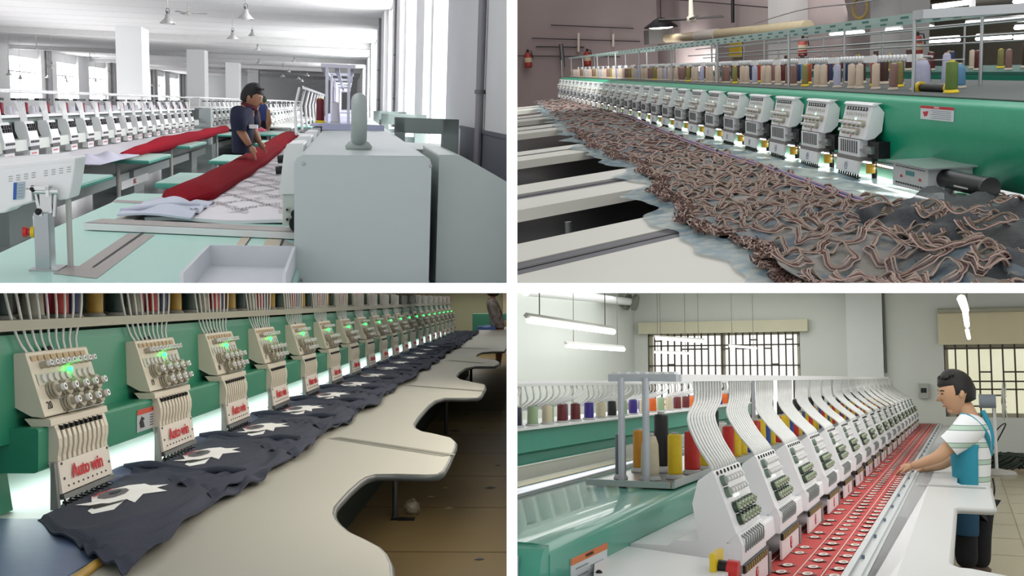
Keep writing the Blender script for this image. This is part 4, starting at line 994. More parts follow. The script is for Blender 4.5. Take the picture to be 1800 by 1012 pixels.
# ruffles: jittered rings of three cords each
def ring(b, cx, cy, rx, ry, a, lift, n, rad, shape):
    ca, sa = math.cos(a), math.sin(a)
    pts = []
    for j in range(n+1):
        t = 2*PI*j/n; c = math.cos(t); s = math.sin(t)
        k = 1/(abs(c)**shape + abs(s)**shape)**(1/shape)
        x = c*k*rx; y = s*k*ry
        wob = .12*math.sin(t*5+cx*40)
        X = cx + (x*ca - y*sa)*(1+wob); Yv = cy + (x*sa + y*ca)*(1+wob)
        pts.append((X, Yv, zf(X, Yv) + lift*(.7+.5*math.sin(t*3+cx*50+cy*20))))
    b.tube(pts, rad, 4, False)
b = MB(); y = 2.05; rowi = 0
while y < 17.3:
    w = xr(y) - xl(y); rowi += 1
    near = y < 3.3
    nx = max(4, int(w/(.105 if y < 6 else .12)))
    step = .165 if y < 5 else (.21 if y < 8 else .32)
    for j in range(nx):
        cx = xl(y) + (j + .5 + .5*(rowi % 2) + rr.uniform(-.12,.12))*w/nx; cy = y + rr.uniform(-.03,.03)
        if cx > xr(y) + .02: continue
        sh = rr.choice((1.3, 2, 4)); a = .45*(1 if rowi % 2 else -1) + rr.uniform(-.25,.25)
        nn = 22 if y < 4 else 16 if y < 5 else (10 if y < 8 else 7); rad = .0023 if y < 4 else .003 if y < 6 else .0045 if y < 9 else .006
        pale = near and (j/nx) > .45 and rr.random() < .4
        sc_ = ((1, 0), (.9, 1), (.8, 0), (.7, 2)) if y < 6 else ((1, 0), (.75, 1))
        for e, (sc, mi) in enumerate(sc_):
            b.m = 2 if pale else mi
            ring(b, cx, cy, .050*sc, .078*sc*(1 if y < 6 else 1.3), a, .012 + .004*e, nn, rad, sh)
    y += step*(1 if y < 5 else y/5)**.5
b.m = 1
for q in range(1500):                      # curled cord along the left hem
    y = 2.15 * (9/2.15)**rr.random(); x = xl(y) + rr.uniform(-.015, .05) ; a = rr.uniform(0, 6)
    b.m = rr.choice((0, 1, 1)); r = rr.uniform(.006, .015)
    b.tube([(x + r*math.cos(a+t), y + 1.4*r*math.sin(a+t), TZ2 + .02 + .02*rr.random()) for t in (0, 1.2, 2.4, 3.6, 4.8)], .0024, 3, False)
o = b.build('ruffle_trim', [mat('dusty_pink_cord', 'B39A90', .8, var=.1), mat('brown_cord', '6B5048', .8, var=.1), mat('pale_cord', 'A39384', .8)], fab); o['kind'] = 'stuff'
b = MB()
for o_ in (0, .02, .035):
    b.m = 1 if o_ == .02 else 0
    b.tube([(xr(y) + o_ - .03, y, TZ2 + .028) for y in [3.3 + .35*t for t in range(24)]], .005, 5)
b.build('ribbon', [mat('pink_ribbon', 'A9808A', .6), mat('blue_ribbon', '4A5A8E', .6)], fab)
# dark gathered heap of the fabric near the end
def heap(u, v):
    y = 2.0 + v*1.4; x = .93 + u*1.1
    z = TZ2 + .03 + .05*math.sin(PI*min(1, u*1.1))*(1-.4*v) + .018*math.sin(x*22+y*9) + .016*math.sin(y*24-x*13) + .01*math.sin(x*50+y*30)
    if u < .05: z -= .04
    x += .30*v
    return (x, y, z)
b = MB(); b.grid(heap, 50, 60); b.build('gathered_sheer', mat('dark_sheer', '3B3E3E', .7, h2='20262C', scale=9, bump=.3, alpha=.93), fab)
b = MB()
for q in range(130):
    u, v = rr.random(), rr.random()**1.2*.9; c = Vector(heap(u, v)); a0 = rr.uniform(0, 6); R_ = rr.uniform(.03, .07); span = rr.uniform(1.8, 5.5)
    for e in range(3):
        b.m = (0, 1, 2)[e]
        pts = []
        for t in range(17):
            a = a0 + span*t/16; r_ = R_*(1-.10*e); X = c.x + r_*math.cos(a); Yv = c.y + 1.5*r_*math.sin(a)
            pts.append((X, Yv, c.z + .012 + .012*math.sin(3*a)))
        b.tube(pts, .0026, 4, False)
o = b.build('ruffle_trim', [MATS['dusty_pink_cord'], MATS['brown_cord'], mat('olive_cord', '7A6E5A', .8)], fab); o['kind'] = 'stuff'

# ================================================================ lower left hall: green machine stitching dark shirts
CUR[0] = 3
K = 3; S3 = .8; B3 = 3.82
def Y3(i): return S3 * (i + B3)
TZ = -.60
m_green3 = mat('green_machine_paint', '2E8A6C', .35, var=.05, scale=3)
m_shelf3 = mat('grey_shelf_paint', 'A9A796', .5)
m_table3 = mat('grey_table_laminate', 'A9A79C', .45, var=.03, scale=3)
m_rim3 = mat('grey_edge_band', '3E4344', .4)
m_bed3 = mat('bright_white_bed', 'F4F6F6', .4)
m_blue3 = mat('blue_grey_plate', '6E7FA6', .4, var=.1, scale=20)
m_floor3 = mat('brown_floor_tiles', '84704A', .5, var=.12, scale=1.5)
m_wall3 = mat('olive_grey_wall', '8A8C72', .8, var=.1, scale=1.0)
m_shirt = mat('dark_navy_jersey', '383C4E', .9, var=.12, scale=30, bump=.3)
m_shirt_in = mat('blue_grey_lining', '565C78', .9, var=.1, scale=30)
m_light3 = mat('led_strip', 'FFFFFF', .5, emit=14)
FL3 = -1.38
# setting
b = MB(); b.box((-4, 1.9, FL3-.1), (3.2, 32, FL3)); struct(b.build('floor', m_floor3))
b = MB()
for j in range(24): b.box((-1.4, 2+j*1.2, FL3), (1.6, 2.012+j*1.2, FL3+.001))
for j in range(3): b.box((-.05+j*.6, 1.9, FL3), (-.045+j*.6, 32, FL3+.001))
struct(b.build('trim_1', mat('dark_grout', '4A3C28', .7)))
b = MB(); b.box((-4, 26, FL3), (-.66, 26.2, 1)); struct(b.build('wall_back', m_wall3))
b = MB(); b.box((-.66, 25.9, FL3), (-.52, 26.3, 1)); struct(b.build('door_1', mat('pale_door_frame', 'B5A890', .6)))
b = MB(); b.box((-.52, 29, FL3), (4, 29.2, -.05)); struct(b.build('wall_back', mat('dark_brown_panel', '1C120F', .7)))
b = MB(); b.box((-.52, 28.9, -.05), (4, 29.2, 1)); struct(b.build('trim_2', mat('peach_lintel', 'E0AE92', .6)))
b = MB(); b.box((-4.2, 1.9, FL3), (-4, 32, 1)); struct(b.build('wall_left', m_wall3))

mach = thing('embroidery_machine', 'long green multi-head embroidery machine with cream heads and green indicator lights, stitching dark shirts', 'machine', (-1.6, 2.6, FL3))
YE = Y3(19) + .5
# upper beam and the nose box below it
b = MB(); b.smooth = False
b.prismy([(-1.95,-.12),(-1.47,-.12),(-1.455,-.10),(-1.45,-.13),(-1.44,-.40),(-1.9,-.40)], 1.6, YE)
b.build('upper_beam', m_green3, mach)
b = MB(); b.prismy([(-1.95,-.358),(-1.366,-.358),(-1.36,-.364),(-1.36,-.478),(-1.37,-.482),(-1.95,-.482)], 2.82, YE)
b.build('arm_beam', m_green3, mach, bevel=.004)
b = MB(); b.prismy([(-1.95,-.42),(-1.50,-.42),(-1.47,-.60),(-1.95,-.60)], 1.6, 2.9); b.build('side_bracket', m_green3, mach)
b = MB(); b.prismy([(-1.97,-.058),(-1.43,-.058),(-1.43,-.088),(-1.45,-.088),(-1.45,-.07),(-1.97,-.07)], 1.6, YE); b.build('spool_shelf', m_shelf3, mach)
b = MB(); b.box((-1.9, 1.6, TZ-.05), (-1.02, YE+.4, TZ-.004)); b.build('machine_bed', m_bed3, mach)
b = MB(); b.box((-1.9, 1.7, TZ-.004), (-1.0, 2.78, TZ+.002)); b.build('end_plate', m_blue3, mach)
b = MB(); b.cyl((-1.55, 2.7, -.50), (-1.55, YE, -.50), .012, 8); b.build('work_light', m_light3, mach)
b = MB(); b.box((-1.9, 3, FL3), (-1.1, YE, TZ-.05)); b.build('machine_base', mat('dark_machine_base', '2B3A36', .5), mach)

# one sewing head
Yc = Y3(0); hw = .2
def head3():
    FT = Vector((-1.417, 0, -.150)); FB = Vector((-1.358, 0, -.333)); dn = (FB - FT); n = Vector((-dn.z, 0, dn.x)).normalized() * 1.0
    if n.x < 0: n = -n
    b = MB()
    b.prismy([(FT.x, FT.z), (FB.x, FB.z), (FB.x-.04, FB.z+.004), (-1.452,-.30), (-1.462,-.19), (-1.447,-.152)], Yc-hw, Yc+hw)
    h = b.build('sewing_head', M_CREAM, mach, origin=(-1.4, Yc, TZ), bevel=.006)
    def P(u, t, o=0.0): return FT + dn*t + n*o + Vector((0, Yc + u*hw, 0))    # u across -1..1, t down the face
    lg = M_KNOB
    # top row of small windows, guide rings
    b = MB()
    for j in range(9):
        u = -.82 + j*.2; a = P(u-.08, .06, .001); c = P(u+.08, .14, .004)
        b.add([P(u-.08,.06,.003), P(u+.08,.06,.003), P(u+.08,.14,.003), P(u-.08,.14,.003)], [(0,1,2,3)])
    b.build('tube_window', mat('tan_plastic', 'B79C72', .4), h)
    for j in range(9):
        u = -.66 + j*.185; b = MB(); b.m = 0
        b.cyl(P(u,.22,0), P(u,.22,.022), .0105, 10); b.m = 1; b.cyl(P(u,.22,.022), P(u,.22,.034), .0085, 10); b.m = 2; b.cyl(P(u,.22,.034), P(u,.22,.0345), .004, 8)
        b.build('guide_roller', [lg, M_WHITE, M_BLACKP], h)
    b = MB()
    for j in range(9):
        u = -.74 + j*.19; b.cyl(P(u,.42,0), P(u,.42,.008), .012, 10)
    b.build('thread_sensor', M_LGREY, h)
    b = MB(); b.add([P(-.9,.34,.002), P(.95,.34,.002), P(.95,.52,.002), P(-.9,.52,.002)], [(0,1,2,3)]); b.build('sensor_strip', mat('pale_green_plastic', 'C9CDBB', .5), h)
    b = MB(); b.ball(P(.08,.345,.012), .0085, 10, 6); b.build('indicator_light', M_LED, h)
    for row, (t, us) in enumerate(((.62, (-.62,-.25,.12,.45,.78)), (.85, (-.3,.06,.4,.73)))):
        for u in us:
            b = MB(); b.m = 0
            for q in range(3): b.cyl(P(u,t,.002+q*.008), P(u,t,.0075+q*.008), .0265 - q*.002, 14)
            b.cyl(P(u,t,.02), P(u,t,.038), .012, 10); b.m = 1; b.cyl(P(u,t,.038), P(u,t,.048), .0105, 12); b.m = 2; b.cyl(P(u,t,.048), P(u,t,.0485), .0045, 8)
            b.build('tension_knob', [lg, M_WHITE, M_BLACKP], h)
    b = MB(); b.cyl(P(-.6,.76,.012), P(.85,.76,.012), .0025, 6); b.cyl(P(-.4,.99,.012), P(.85,.99,.012), .0025, 6); b.build('thread_wire', M_STEEL, h)
    # collar
    b = MB(); b.prismy([(-1.358,-.336),(-1.346,-.338),(-1.343,-.358),(-1.40,-.358),(-1.42,-.336)], Yc-.195, Yc+.19); b.build('head_collar', M_CREAM, h, bevel=.002)
    # needle case with curved slats
    prof = [(-1.344,-.358),(-1.338,-.372),(-1.331,-.395),(-1.330,-.42),(-1.334,-.445),(-1.333,-.46),(-1.37,-.46),(-1.37,-.358)]
    y0, y1 = Yc-.175, Yc+.165
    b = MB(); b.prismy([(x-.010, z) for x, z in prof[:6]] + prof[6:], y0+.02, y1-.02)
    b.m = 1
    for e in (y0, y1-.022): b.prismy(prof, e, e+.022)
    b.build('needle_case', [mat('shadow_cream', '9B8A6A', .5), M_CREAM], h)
    b = MB()
    for j in range(9):
        ya = y0+.03+j*(y1-y0-.06)/8.6
        b.prismy([(x+.002, z) for x, z in prof[:6]] + [(x-.008, z) for x, z in prof[:6]][::-1], ya, ya+.019)
    b.build('needle_lever_cover', M_CREAM, h)
    for j in range(9): ya = y0+.028+j*(y1-y0-.06)/8.6; b = MB(); b.box((-1.345, ya-.004, -.372), (-1.331, ya+.008, -.36)); b.build('take_up_lever', M_DARK, h)
    # name plate
    b = MB(); b.prismy([(-1.332,-.461),(-1.318,-.55),(-1.335,-.552),(-1.36,-.461)], y0-.002, y1+.004); pl = b.build('name_plate', mat('pale_cream_plate', 'E2DAD0', .35, var=.01), h, bevel=.002)
    for (y, z) in ((y0+.015,-.467), (y1-.012,-.467), (y0+.02,-.51), (y1-.012,-.51)): b = MB(); b.cyl((-1.335+(-.461-z)*.155+.003, y, z), (-1.335+(-.461-z)*.155+.006, y, z), .004, 8); b.build('screw', M_DSTEEL, h)
    b = MB()
    for j in range(9): y = y0+.04+j*.032; b.cyl((-1.322, y, -.533), (-1.3175, y, -.5335), .003, 6)
    b.build('plate_holes', M_DSTEEL, h)
    text('Auto win', 'lettering', M_RED, .056, basis((-1.3205, (y0+y1)/2, -.498), (0, 1, 0), (-.155, 0, 1)), h, .0008, bold=.0012)
    b = MB(); b.prismy([(-1.316,-.552),(-1.312,-.566),(-1.335,-.568),(-1.34,-.552)], y0, y1+.01); b.build('needle_bar_rail', M_DSTEEL, h)
    b = MB(); b.prismy([(-1.345,-.46),(-1.335,-.46),(-1.322,-.592),(-1.345,-.592)], y0-.02, y0-.003); b.build('side_post', mat('grey_casting', '8B8C88', .5, .3), h)
    for j in range(9):
        y = y0+.025+j*.036
        b = MB(); b.cyl((-1.325, y, -.566), (-1.321, y, -.59), .0035, 6); b.box((-1.328, y-.007, -.581), (-1.308, y+.007, -.575)); b.cyl((-1.321, y, -.59), (-1.321, y, -.597), .0012, 5)
        b.build('presser_foot', M_DARK, h)
    b = MB(); b.lathe((-1.455, Yc-.02, -.165), [(.001,.0),(.02,.0),(.02,.03),(.001,.035)], 10, (1,0,.3)); b.build('cap', M_DARK, h)
    # thread tubes from the head up over the shelf
    for j in range(9):
        u = -.82 + j*.2; p = P(u, 0, -.012)
        lean = (.5 - j/9) * .22
        b = MB(); b.tube(curve_pts([p, p + Vector((-.012, -lean*.25, .04)), p + Vector((-.012, -lean*.65, .11)), p + Vector((-.01, -lean*.9 - .02, .2))], 5), .0042, 6); b.build('thread_tube', M_TUBE, h)
    return h
h0 = head3()
heads = [h0]
for i in range(1, 20):
    c = dup(h0, (0, i*S3, 0), parent=mach); heads.append(c)
# numbers on the heads
def num3(i):
    FT = Vector((-1.417, 0, -.150)); FB = Vector((-1.358, 0, -.333)); dn = FB-FT
    p = FT + dn*.83 + Vector((.002, Y3(i) - .155, 0))
    text(str(20-i), 'head_number', M_BLACKP, .032, basis(p, (0,1,0), -dn), heads[i], .0005)
for i in range(6): num3(i)
# warning sticker on the arm beam
b = MB(); b.box((-1.359, 3.53, -.462), (-1.3575, 3.86, -.385)); st = b.build('warning_sticker', mat('grey_sticker', 'B9BDC4', .5), mach)
b = MB(); b.box((-1.3578, 3.53, -.403), (-1.3568, 3.86, -.385)); b.build('sticker_band', mat('orange_red_print', 'C8452E', .5), st)
b = MB(); b.prismx([(3.56,-.45),(3.60,-.45),(3.585,-.425),(3.60,-.42),(3.57,-.41),(3.55,-.43)], -1.3576, -1.3568)
for q in range(5): b.box((-1.3578, 3.65, -.414-q*.009), (-1.3568, 3.82 - (q % 3)*.02, -.411-q*.009))
b.build('sticker_print', M_BLACKP, st)
text('WARNING', 'lettering', M_BLACKP, .014, basis((-1.3565, 3.70, -.394), (0,1,0), (0,0,1)), st, .0002)

# spools on the shelf
sp_cols = {'pink': 'E0407E', 'gold': 'A8862C', 'white': 'EDE9EE', 'black': '15181B', 'teal': '1C8CA6', 'dark green': '12352C', 'grey': 'A8A694', 'red': 'C0342E', 'navy': '1C2470'}
ms = {k: mat(k.replace(' ', '_') + '_thread', v, .45, var=.12, scale=60) for k, v in sp_cols.items()}
order = ['navy', 'pink', 'gold', 'white', 'dark green', 'teal', 'grey', 'black', 'red']
protos = {}
m_foot3 = mat('smoke_grey_foot', '8E8F88', .5)
cnt = 0
for i in range(-1, 20):
    for j, cn in enumerate(order):
        back = j % 2
        x = -1.50 if not back else -1.62
        y = Y3(i) + .28 + j*.089
        c2 = cn
        if i > 6 and cn == 'navy': c2 = 'grey'
        if i > 9 and cn in ('pink', 'gold'): c2 = ('black', 'white')[i % 2]
        place = 'behind %s head' % ordinal(i) if i >= 0 else 'before the first head'
        lab = '%s thread spool, %s of its group on the grey shelf %s' % (c2, ordinal(j), place)
        loc = (x, y, -.058)
        if c2 not in protos:
            protos[c2] = make_spool(.027 if c2 != 'grey' else .032, .118, ms[c2], m_foot3, lab, loc, 'spools on the grey shelf of the green machine in the lower left hall', 'cone' if c2 in ('white', 'grey') else 'tall')
        else:
            s = protos[c2]; dup(s, Vector(loc) - ORG[s.name], label=lab)

# ---- table top: traced edge with curved cut-outs, then its copies of the bay
def tp(px, py, z=TZ): v = onZ(3, px, py, z); return (v.x, v.y)
edge = [tp(x, y) for x, y in ((686,1012),(684,990),(676,972),(664,960),(640,947),(612,934),(597,922),(588,911),(584,901),(586,890),(596,878),(612,861),(630,845),(642,837),(660,832),(700,831.5),(750,833),(768,832),(778,826),(786,812),(798,785),(799,776),(790,768),(765,762),(740,757),(728,751),(726,744),(734,732),(752,712),(764,703),(780,698.5),(815,698.5),(839,698),(845,694),(852,681),(851,675),(835,672),(808,666),(801,661),(806,654),(818,646),(835,643),(868,643),(875,640),(877,636),(870,632),(846,629),(836,626),(838,622),(846,618.5),(866,617),(886,617),(889,612))]
edge = [(edge[0][0], 1.9)] + edge + [(-.35, 18.0), (-.5, 22.5), (-1.0, 22.5), (-1.0, 1.9)]
tb = thing('work_table', 'grey laminate machine table with curved cut-outs and a dark edge band', 'table', (-.6, 4, FL3))
b = MB(); b.prismz(edge, TZ-.022, TZ-.001); b.build('table_top', m_table3, tb)
b = MB(); b.tube([(x, y, TZ-.014) for x, y in edge[:-3]], .0125, 6); b.build('edge_band', m_rim3, tb)
# slots in the table where the frame drive runs
for (a, c, w) in (((588,769),(791,800),.035), ((714,677),(850,687),.03), ((788,633),(848,638),.05), ((800,611),(860,613),.08)):
    p, q = tp(*a), tp(*c); d = Vector((q[0]-p[0], q[1]-p[1])).normalized(); nn = Vector((-d.y, d.x))*w
    b = MB(); b.add([(p[0]-nn.x, p[1]-nn.y, TZ), (q[0]-nn.x, q[1]-nn.y, TZ), (q[0]+nn.x, q[1]+nn.y, TZ), (p[0]+nn.x, p[1]+nn.y, TZ)], [(0,1,2,3)])
    b.m = 1; nn = nn*.08; b.add([(p[0]-nn.x, p[1]-nn.y, TZ+.0006), (q[0]-nn.x, q[1]-nn.y, TZ+.0006), (q[0]+nn.x, q[1]+nn.y, TZ+.0006), (p[0]+nn.x, p[1]+nn.y, TZ+.0006)], [(0,1,2,3)])
    b.build('drive_slot', [mat('slot_grey', '77766A', .5), M_BLACKP], tb)
for y in (4.0, 6.5, 10.5, 15):
    b = MB(); b.cyl((-.85, y, FL3), (-.85, y, TZ-.02), .02, 8); b.build('leg', M_DSTEEL, tb)

# ---- shirts
def fold(x, y, s): return math.sin(x*s + 1.3*math.sin(y*s*.6)) 
def shirt(i):
    yc = Y3(i); rr = random.Random(100 + i); ph = rr.uniform(0, 6); w2 = rr.uniform(.0, .05)
    def z_of(x, y):
        # round stretched hoop around the needle, ruched folds beyond it
        d = math.hypot((x+1.22)/.17, (y-yc+.1)/.36)
        z = TZ + .012
        z += .010*math.exp(-((d-1.25)/.14)**2)
        if d > 1.2: z += .010*min(1, (d-1.2)*2)*(1+math.sin(14*d + 5*math.atan2(y-yc, x+1.22) + ph)) * .8
        z += .004*math.sin(x*40 + y*9 + ph) * min(1, max(0, d-.9)*2)
        return z
    def fn(u, v):
        x0 = -1.345 + .02*math.sin(v*9+ph); x1 = -.905 + .02*math.sin(v*7+ph) + w2 - .015*max(0, .3-v)
        yn = yc - .31 - .57*u + .012*math.sin(u*14+ph); yf_ = yc + .44 - .08*u
        y = yn + (yf_ - yn)*v
        x = x0 + (x1-x0)*u
        return (x, y, z_of(x, y) + .012*(1-v)*u + (.01 if v > .95 else 0) - (.0 if v > .02 else .008))
    b = MB(); b.grid(fn, 44, 56, .006)
    s = b.build('shirt', m_shirt)
    pos = 'nearest the front' if i == 0 else ('farthest from the camera' if i == 19 else 'under %s head from the left' % ordinal(i))
    tag(s, 'dark navy shirt with white applique, %s' % pos, 'shirt', 'dark shirts under the heads of the green machine')
    if i > 12: return s
    b = MB()                                   # folded sleeve behind, by the needle plate
    def fs(u, v):
        y = yc+.12 + v*.34; x = -1.43 + u*.10
        return (x, y + .1*u, TZ + .012 + .022*math.sin(PI*u)*(.6+.4*math.sin(v*9+ph)))
    b.grid(fs, 8, 14, .004); b.build('folded_sleeve', m_shirt_in, s)
    # collar edge roll along the near side
    b = MB(); b.tube(curve_pts([(-1.38+.44*t, yc+.42-.07*t+.03*math.sin(5*t), TZ+.026+.01*math.sin(9*t)) for t in (0,.2,.4,.6,.8,1)], 4), .014, 8); b.build('rolled_hem', m_shirt, s)
    b = MB(); cx, cy = -1.19, yc - .02
    def poly(pts, dz, m):
        b.m = m; vs = [(cx+x, cy+y, z_of(cx+x, cy+y) + dz) for x, y in pts]
        c = (cx + sum(p[0] for p in pts)/len(pts), cy + sum(p[1] for p in pts)/len(pts)); vs.append((c[0], c[1], z_of(*c) + dz))
        n = len(pts); b.add(vs, [(j, (j+1) % n, n) for j in range(n)], False)
    poly([(-.10,-.14),(-.07,-.10),(-.105,-.02),(-.10,.08),(-.07,.17),(-.03,.20),(0,.17),(.05,.19),(.035,.13),(.085,.08),(.03,.03),(.055,-.10),(.01,-.05),(.035,-.20),(0,-.26),(-.03,-.22),(-.04,-.15)], .004, 0)
    poly([(-.06+.035*math.cos(t*.7), .03+.085*math.sin(t*.7)) for t in range(9)], .0055, 1)
    poly([(-.06+.012*math.cos(t*.9), .045+.04*math.sin(t*.9)) for t in range(7)], .007, 2)
    poly([(-.05,-.16),(-.03,-.13),(-.01,-.14),(.01,-.08),(.025,-.06),(.015,-.10),(.0,-.15),(-.02,-.2)], .007, 2)
    poly([(-.095,-.04),(-.103,.03),(-.09,.1),(-.085,.1),(-.096,.03),(-.09,-.03)], .007, 3)
    b.build('applique', [mat('white_applique', 'FFFFFF', .8), mat('grey_applique', '6C6D74', .8), M_BLACKP, M_RED], s)
    return s
for i in range(20): shirt(i)
b = MB(); b.grid(lambda u, v: (-1.02+u*.36, 20.2+v*1.4, TZ+.05+.012*math.sin(u*9+v*4)), 10, 10, .06)
tag(b.build('folded_cloth', mat('blue_cloth', '5B78C0', .9)), 'blue folded cloth at the far end of the machine table', 'cloth')
b = MB(); p = onZ(3, 150, 1006, TZ+.004); q = onZ(3, 172, 990, TZ+.004)
b.tube([lerp(p, q, -1.5), q], .012, 8); tag(b.build('yellow_stick', mat('yellow_wood', 'B08A32', .5)), 'yellow wooden stick poking out under the nearest shirt', 'stick')
# litter on the floor
def fpt(px, py): v = onZ(3, px, py, FL3+.004); return v
c = fpt(715, 912); b = MB(); b.box((c.x-.055, c.y-.03, FL3), (c.x+.05, c.y+.03, FL3+.012)); b.box((c.x-.1, c.y-.02, FL3), (c.x-.055, c.y-.01, FL3+.008)); b.box((c.x-.1, c.y+.01, FL3), (c.x-.055, c.y+.02, FL3+.008))
tag(b.build('clip', M_DARK), 'small black clip lying on the brown floor beside crumpled film', 'clip')
b = MB(); c = fpt(725, 902); rr = random.Random(4); b.ball((c.x, c.y, FL3+.04), .05, 9, 7); b.v = [v + Vector((rr.uniform(-.015,.015), rr.uniform(-.015,.015), rr.uniform(-.012,.015))) for v in b.v]
tag(b.build('crumpled_film', mat('clear_film', 'B8B2A0', .2, alpha=.45, spec=1)), 'crumpled clear plastic film on the brown floor', 'plastic film')
for n, (x, y, w) in enumerate(((758,873,.03),(789,893,.04),(783,857,.025),(862,857,.05),(875,818,.03),(843,982,.03),(800,757,.06),(820,728,.05),(846,752,.03))):
    c = fpt(x, y); b = MB(); b.add([(c.x-w, c.y, FL3+.003), (c.x, c.y-w*.6, FL3+.003), (c.x+w, c.y+w*.3, FL3+.003), (c.x, c.y+w*.7, FL3+.008)], [(0,1,2,3)])
    where = ['left of the tile joint', 'right of the crumpled film', 'above the crumpled film', 'far right beside the wall edge', 'by the second cut-out', 'at the bottom right corner', 'by the table corner', 'behind the table corner', 'farthest from the camera'][n]
    tag(b.build('paper_scrap', mat('pale_scrap', 'B5AB90', .8) if n in (0,1,2) else M_DARK), ('pale' if n < 3 else 'dark') + ' scrap on the brown floor, ' + where, 'scrap')
# far end: seated person, box, bench
bx = MB(); bx.box((-1.3, 23.5, -.75), (-.3, 24, -.33)); tag(bx.build('side_bench', mat('green_bench', '2A6A55', .5)), 'green bench against the far olive wall', 'bench')
bx = MB(); bx.box((-.55, 22.6, TZ-.02), (-.25, 22.9, TZ+.12)); tag(bx.build('cardboard_box', mat('tan_cardboard', 'A88E5C', .8)), 'tan open box at the far end of the table', 'box', None)
pp = thing('person', 'person in grey striped shirt with brown hair bending beside the far dark doorway', 'person', (-.62, 20.5, FL3))
sk = mat('skin_warm', 'A8765A', .6)
skin('body', [((-.62,20.5,FL3+.75), .13), ((-.64,20.5,FL3+1.0), .12), ((-.72,20.5,FL3+1.28), .14), ((-.74,20.5,FL3+1.38), .05), ((-.72,20.5,FL3+1.47), .07), ((-.66,20.4,FL3+1.12), .05), ((-.58,20.35,FL3+.86), .04), ((-.6,20.5,FL3+.35), .08), ((-.62,20.5,FL3+.03), .05)], [(0,1),(1,2),(2,3),(3,4),(2,5),(5,6),(0,7),(7,8)], sk, pp)
V_ = Vector; zz = lambda x, z: V_((x, 20.5, FL3+z))
loft('shirt', smooth_rings([(zz(-.82,1.40), zz(-.66,1.40), .08), (zz(-.86,1.28), zz(-.6,1.28), .2), (zz(-.8,1.05), zz(-.52,1.05), .2), (zz(-.76,.82), zz(-.48,.82), .2)]), mat('grey_stripe_shirt', 'A79C98', .8, h2='6E645F', scale=6), pp)
b = MB(); b.ball((-.72, 20.5, FL3+1.53), .125, 12, 8, (1.1, 1, .8)); b.build('hair', mat('brown_hair', '3A2414', .7), pp)

# ================================================================ lower right hall: green machine stitching red cloth, worker in an apron
CUR[0] = 4
S4 = .574; YH4 = 2.785; TZ4 = -.55
WY4 = 14.2
FL4 = onY(4, 1760, 822, WY4).z
def j4(px, py, Y): return onY(4, px, py, Y)
m_green4 = mat('sea_green_machine_paint', '3E9C84', .34, var=.03, scale=2, coat=.4)
m_wall4 = mat('pale_grey_green_wall', 'D2D6D0', .85, var=.04, scale=.8)
m_floor4 = mat('cream_tile_floor', 'C9C0A4', .25, var=.08, scale=1)
b = MB(); b.box((-9, 1.5, FL4-.1), (3, 20, FL4)); struct(b.build('floor', m_floor4))
b = MB()
for j in range(16): b.box((-1.0, 2+j*.75, FL4), (3, 2.01+j*.75, FL4+.001))
for j in range(5): b.box((-.3+j*.6, 1.5, FL4), (-.293+j*.6, WY4, FL4+.001))
struct(b.build('trim_grout', mat('tile_grout', 'A09880', .7)))
def wy(px, py, Y=WY4): return onY(4, px, py, Y)
# back wall with two barred windows left open in it
w1l, w1r, w1t, w1b = wy(1138,600).x, wy(1406,600).x, wy(1300,582).z, wy(1300,642).z
w2l, w2t, w2b = wy(1660,650).x, wy(1720,605).z, wy(1720,733).z
w1m = wy(1300, 640).z; 
def wallbox(x0, x1, z0, z1): b.box((x0, WY4, z0), (x1, WY4+.18, z1))
XL, XR, ZT = -7.2, 3.0, 2.6
b = MB(); wallbox(XL, w1l, FL4, ZT); wallbox(w1l, w1r, FL4, wy(1300, 735).z); wallbox(w1l, w1r, w1t, ZT); wallbox(w1r, w2l, FL4, ZT); wallbox(w2l, XR, FL4, w2b); wallbox(w2l, XR, w2t, ZT)
struct(b.build('wall_back', m_wall4))
cx = wy(1115, 560).x
b = MB(); b.box((cx-.15, 1.5, FL4), (cx, WY4, ZT)); struct(b.build('wall_left', m_wall4))
b = MB(); p0, p1 = wy(1490, 600).x, wy(1553, 600).x; b.box((p0, WY4-.12, FL4), (p1, WY4, ZT)); struct(b.build('trim_pillar', mat('pale_pillar', 'DADEDC', .85, var=.03)))
x = wy(1556, 600).x; b = MB(); b.box((x-.012, WY4-.05, wy(1556,655).z), (x+.012, WY4, ZT)); tag(b.build('wall_conduit', mat('grey_green_conduit', '6E7468', .6)), 'thin dark vertical conduit in the corner of the white wall', 'conduit')
b = MB(); b.box((w2l, WY4-.03, FL4), (XR, WY4, FL4+.12)); struct(b.build('baseboard_back', mat('red_brown_skirting', '8A5A44', .6)))
m_sky4 = mat('overcast_daylight', 'F2F0EE', .8, emit=1.15)
m_sky4b = mat('daylit_garden', 'D8D6BC', .8, emit=.75, h2='F2F0EA', scale=.9)
m_bar = mat('dark_iron_bar', '4A4238', .5)
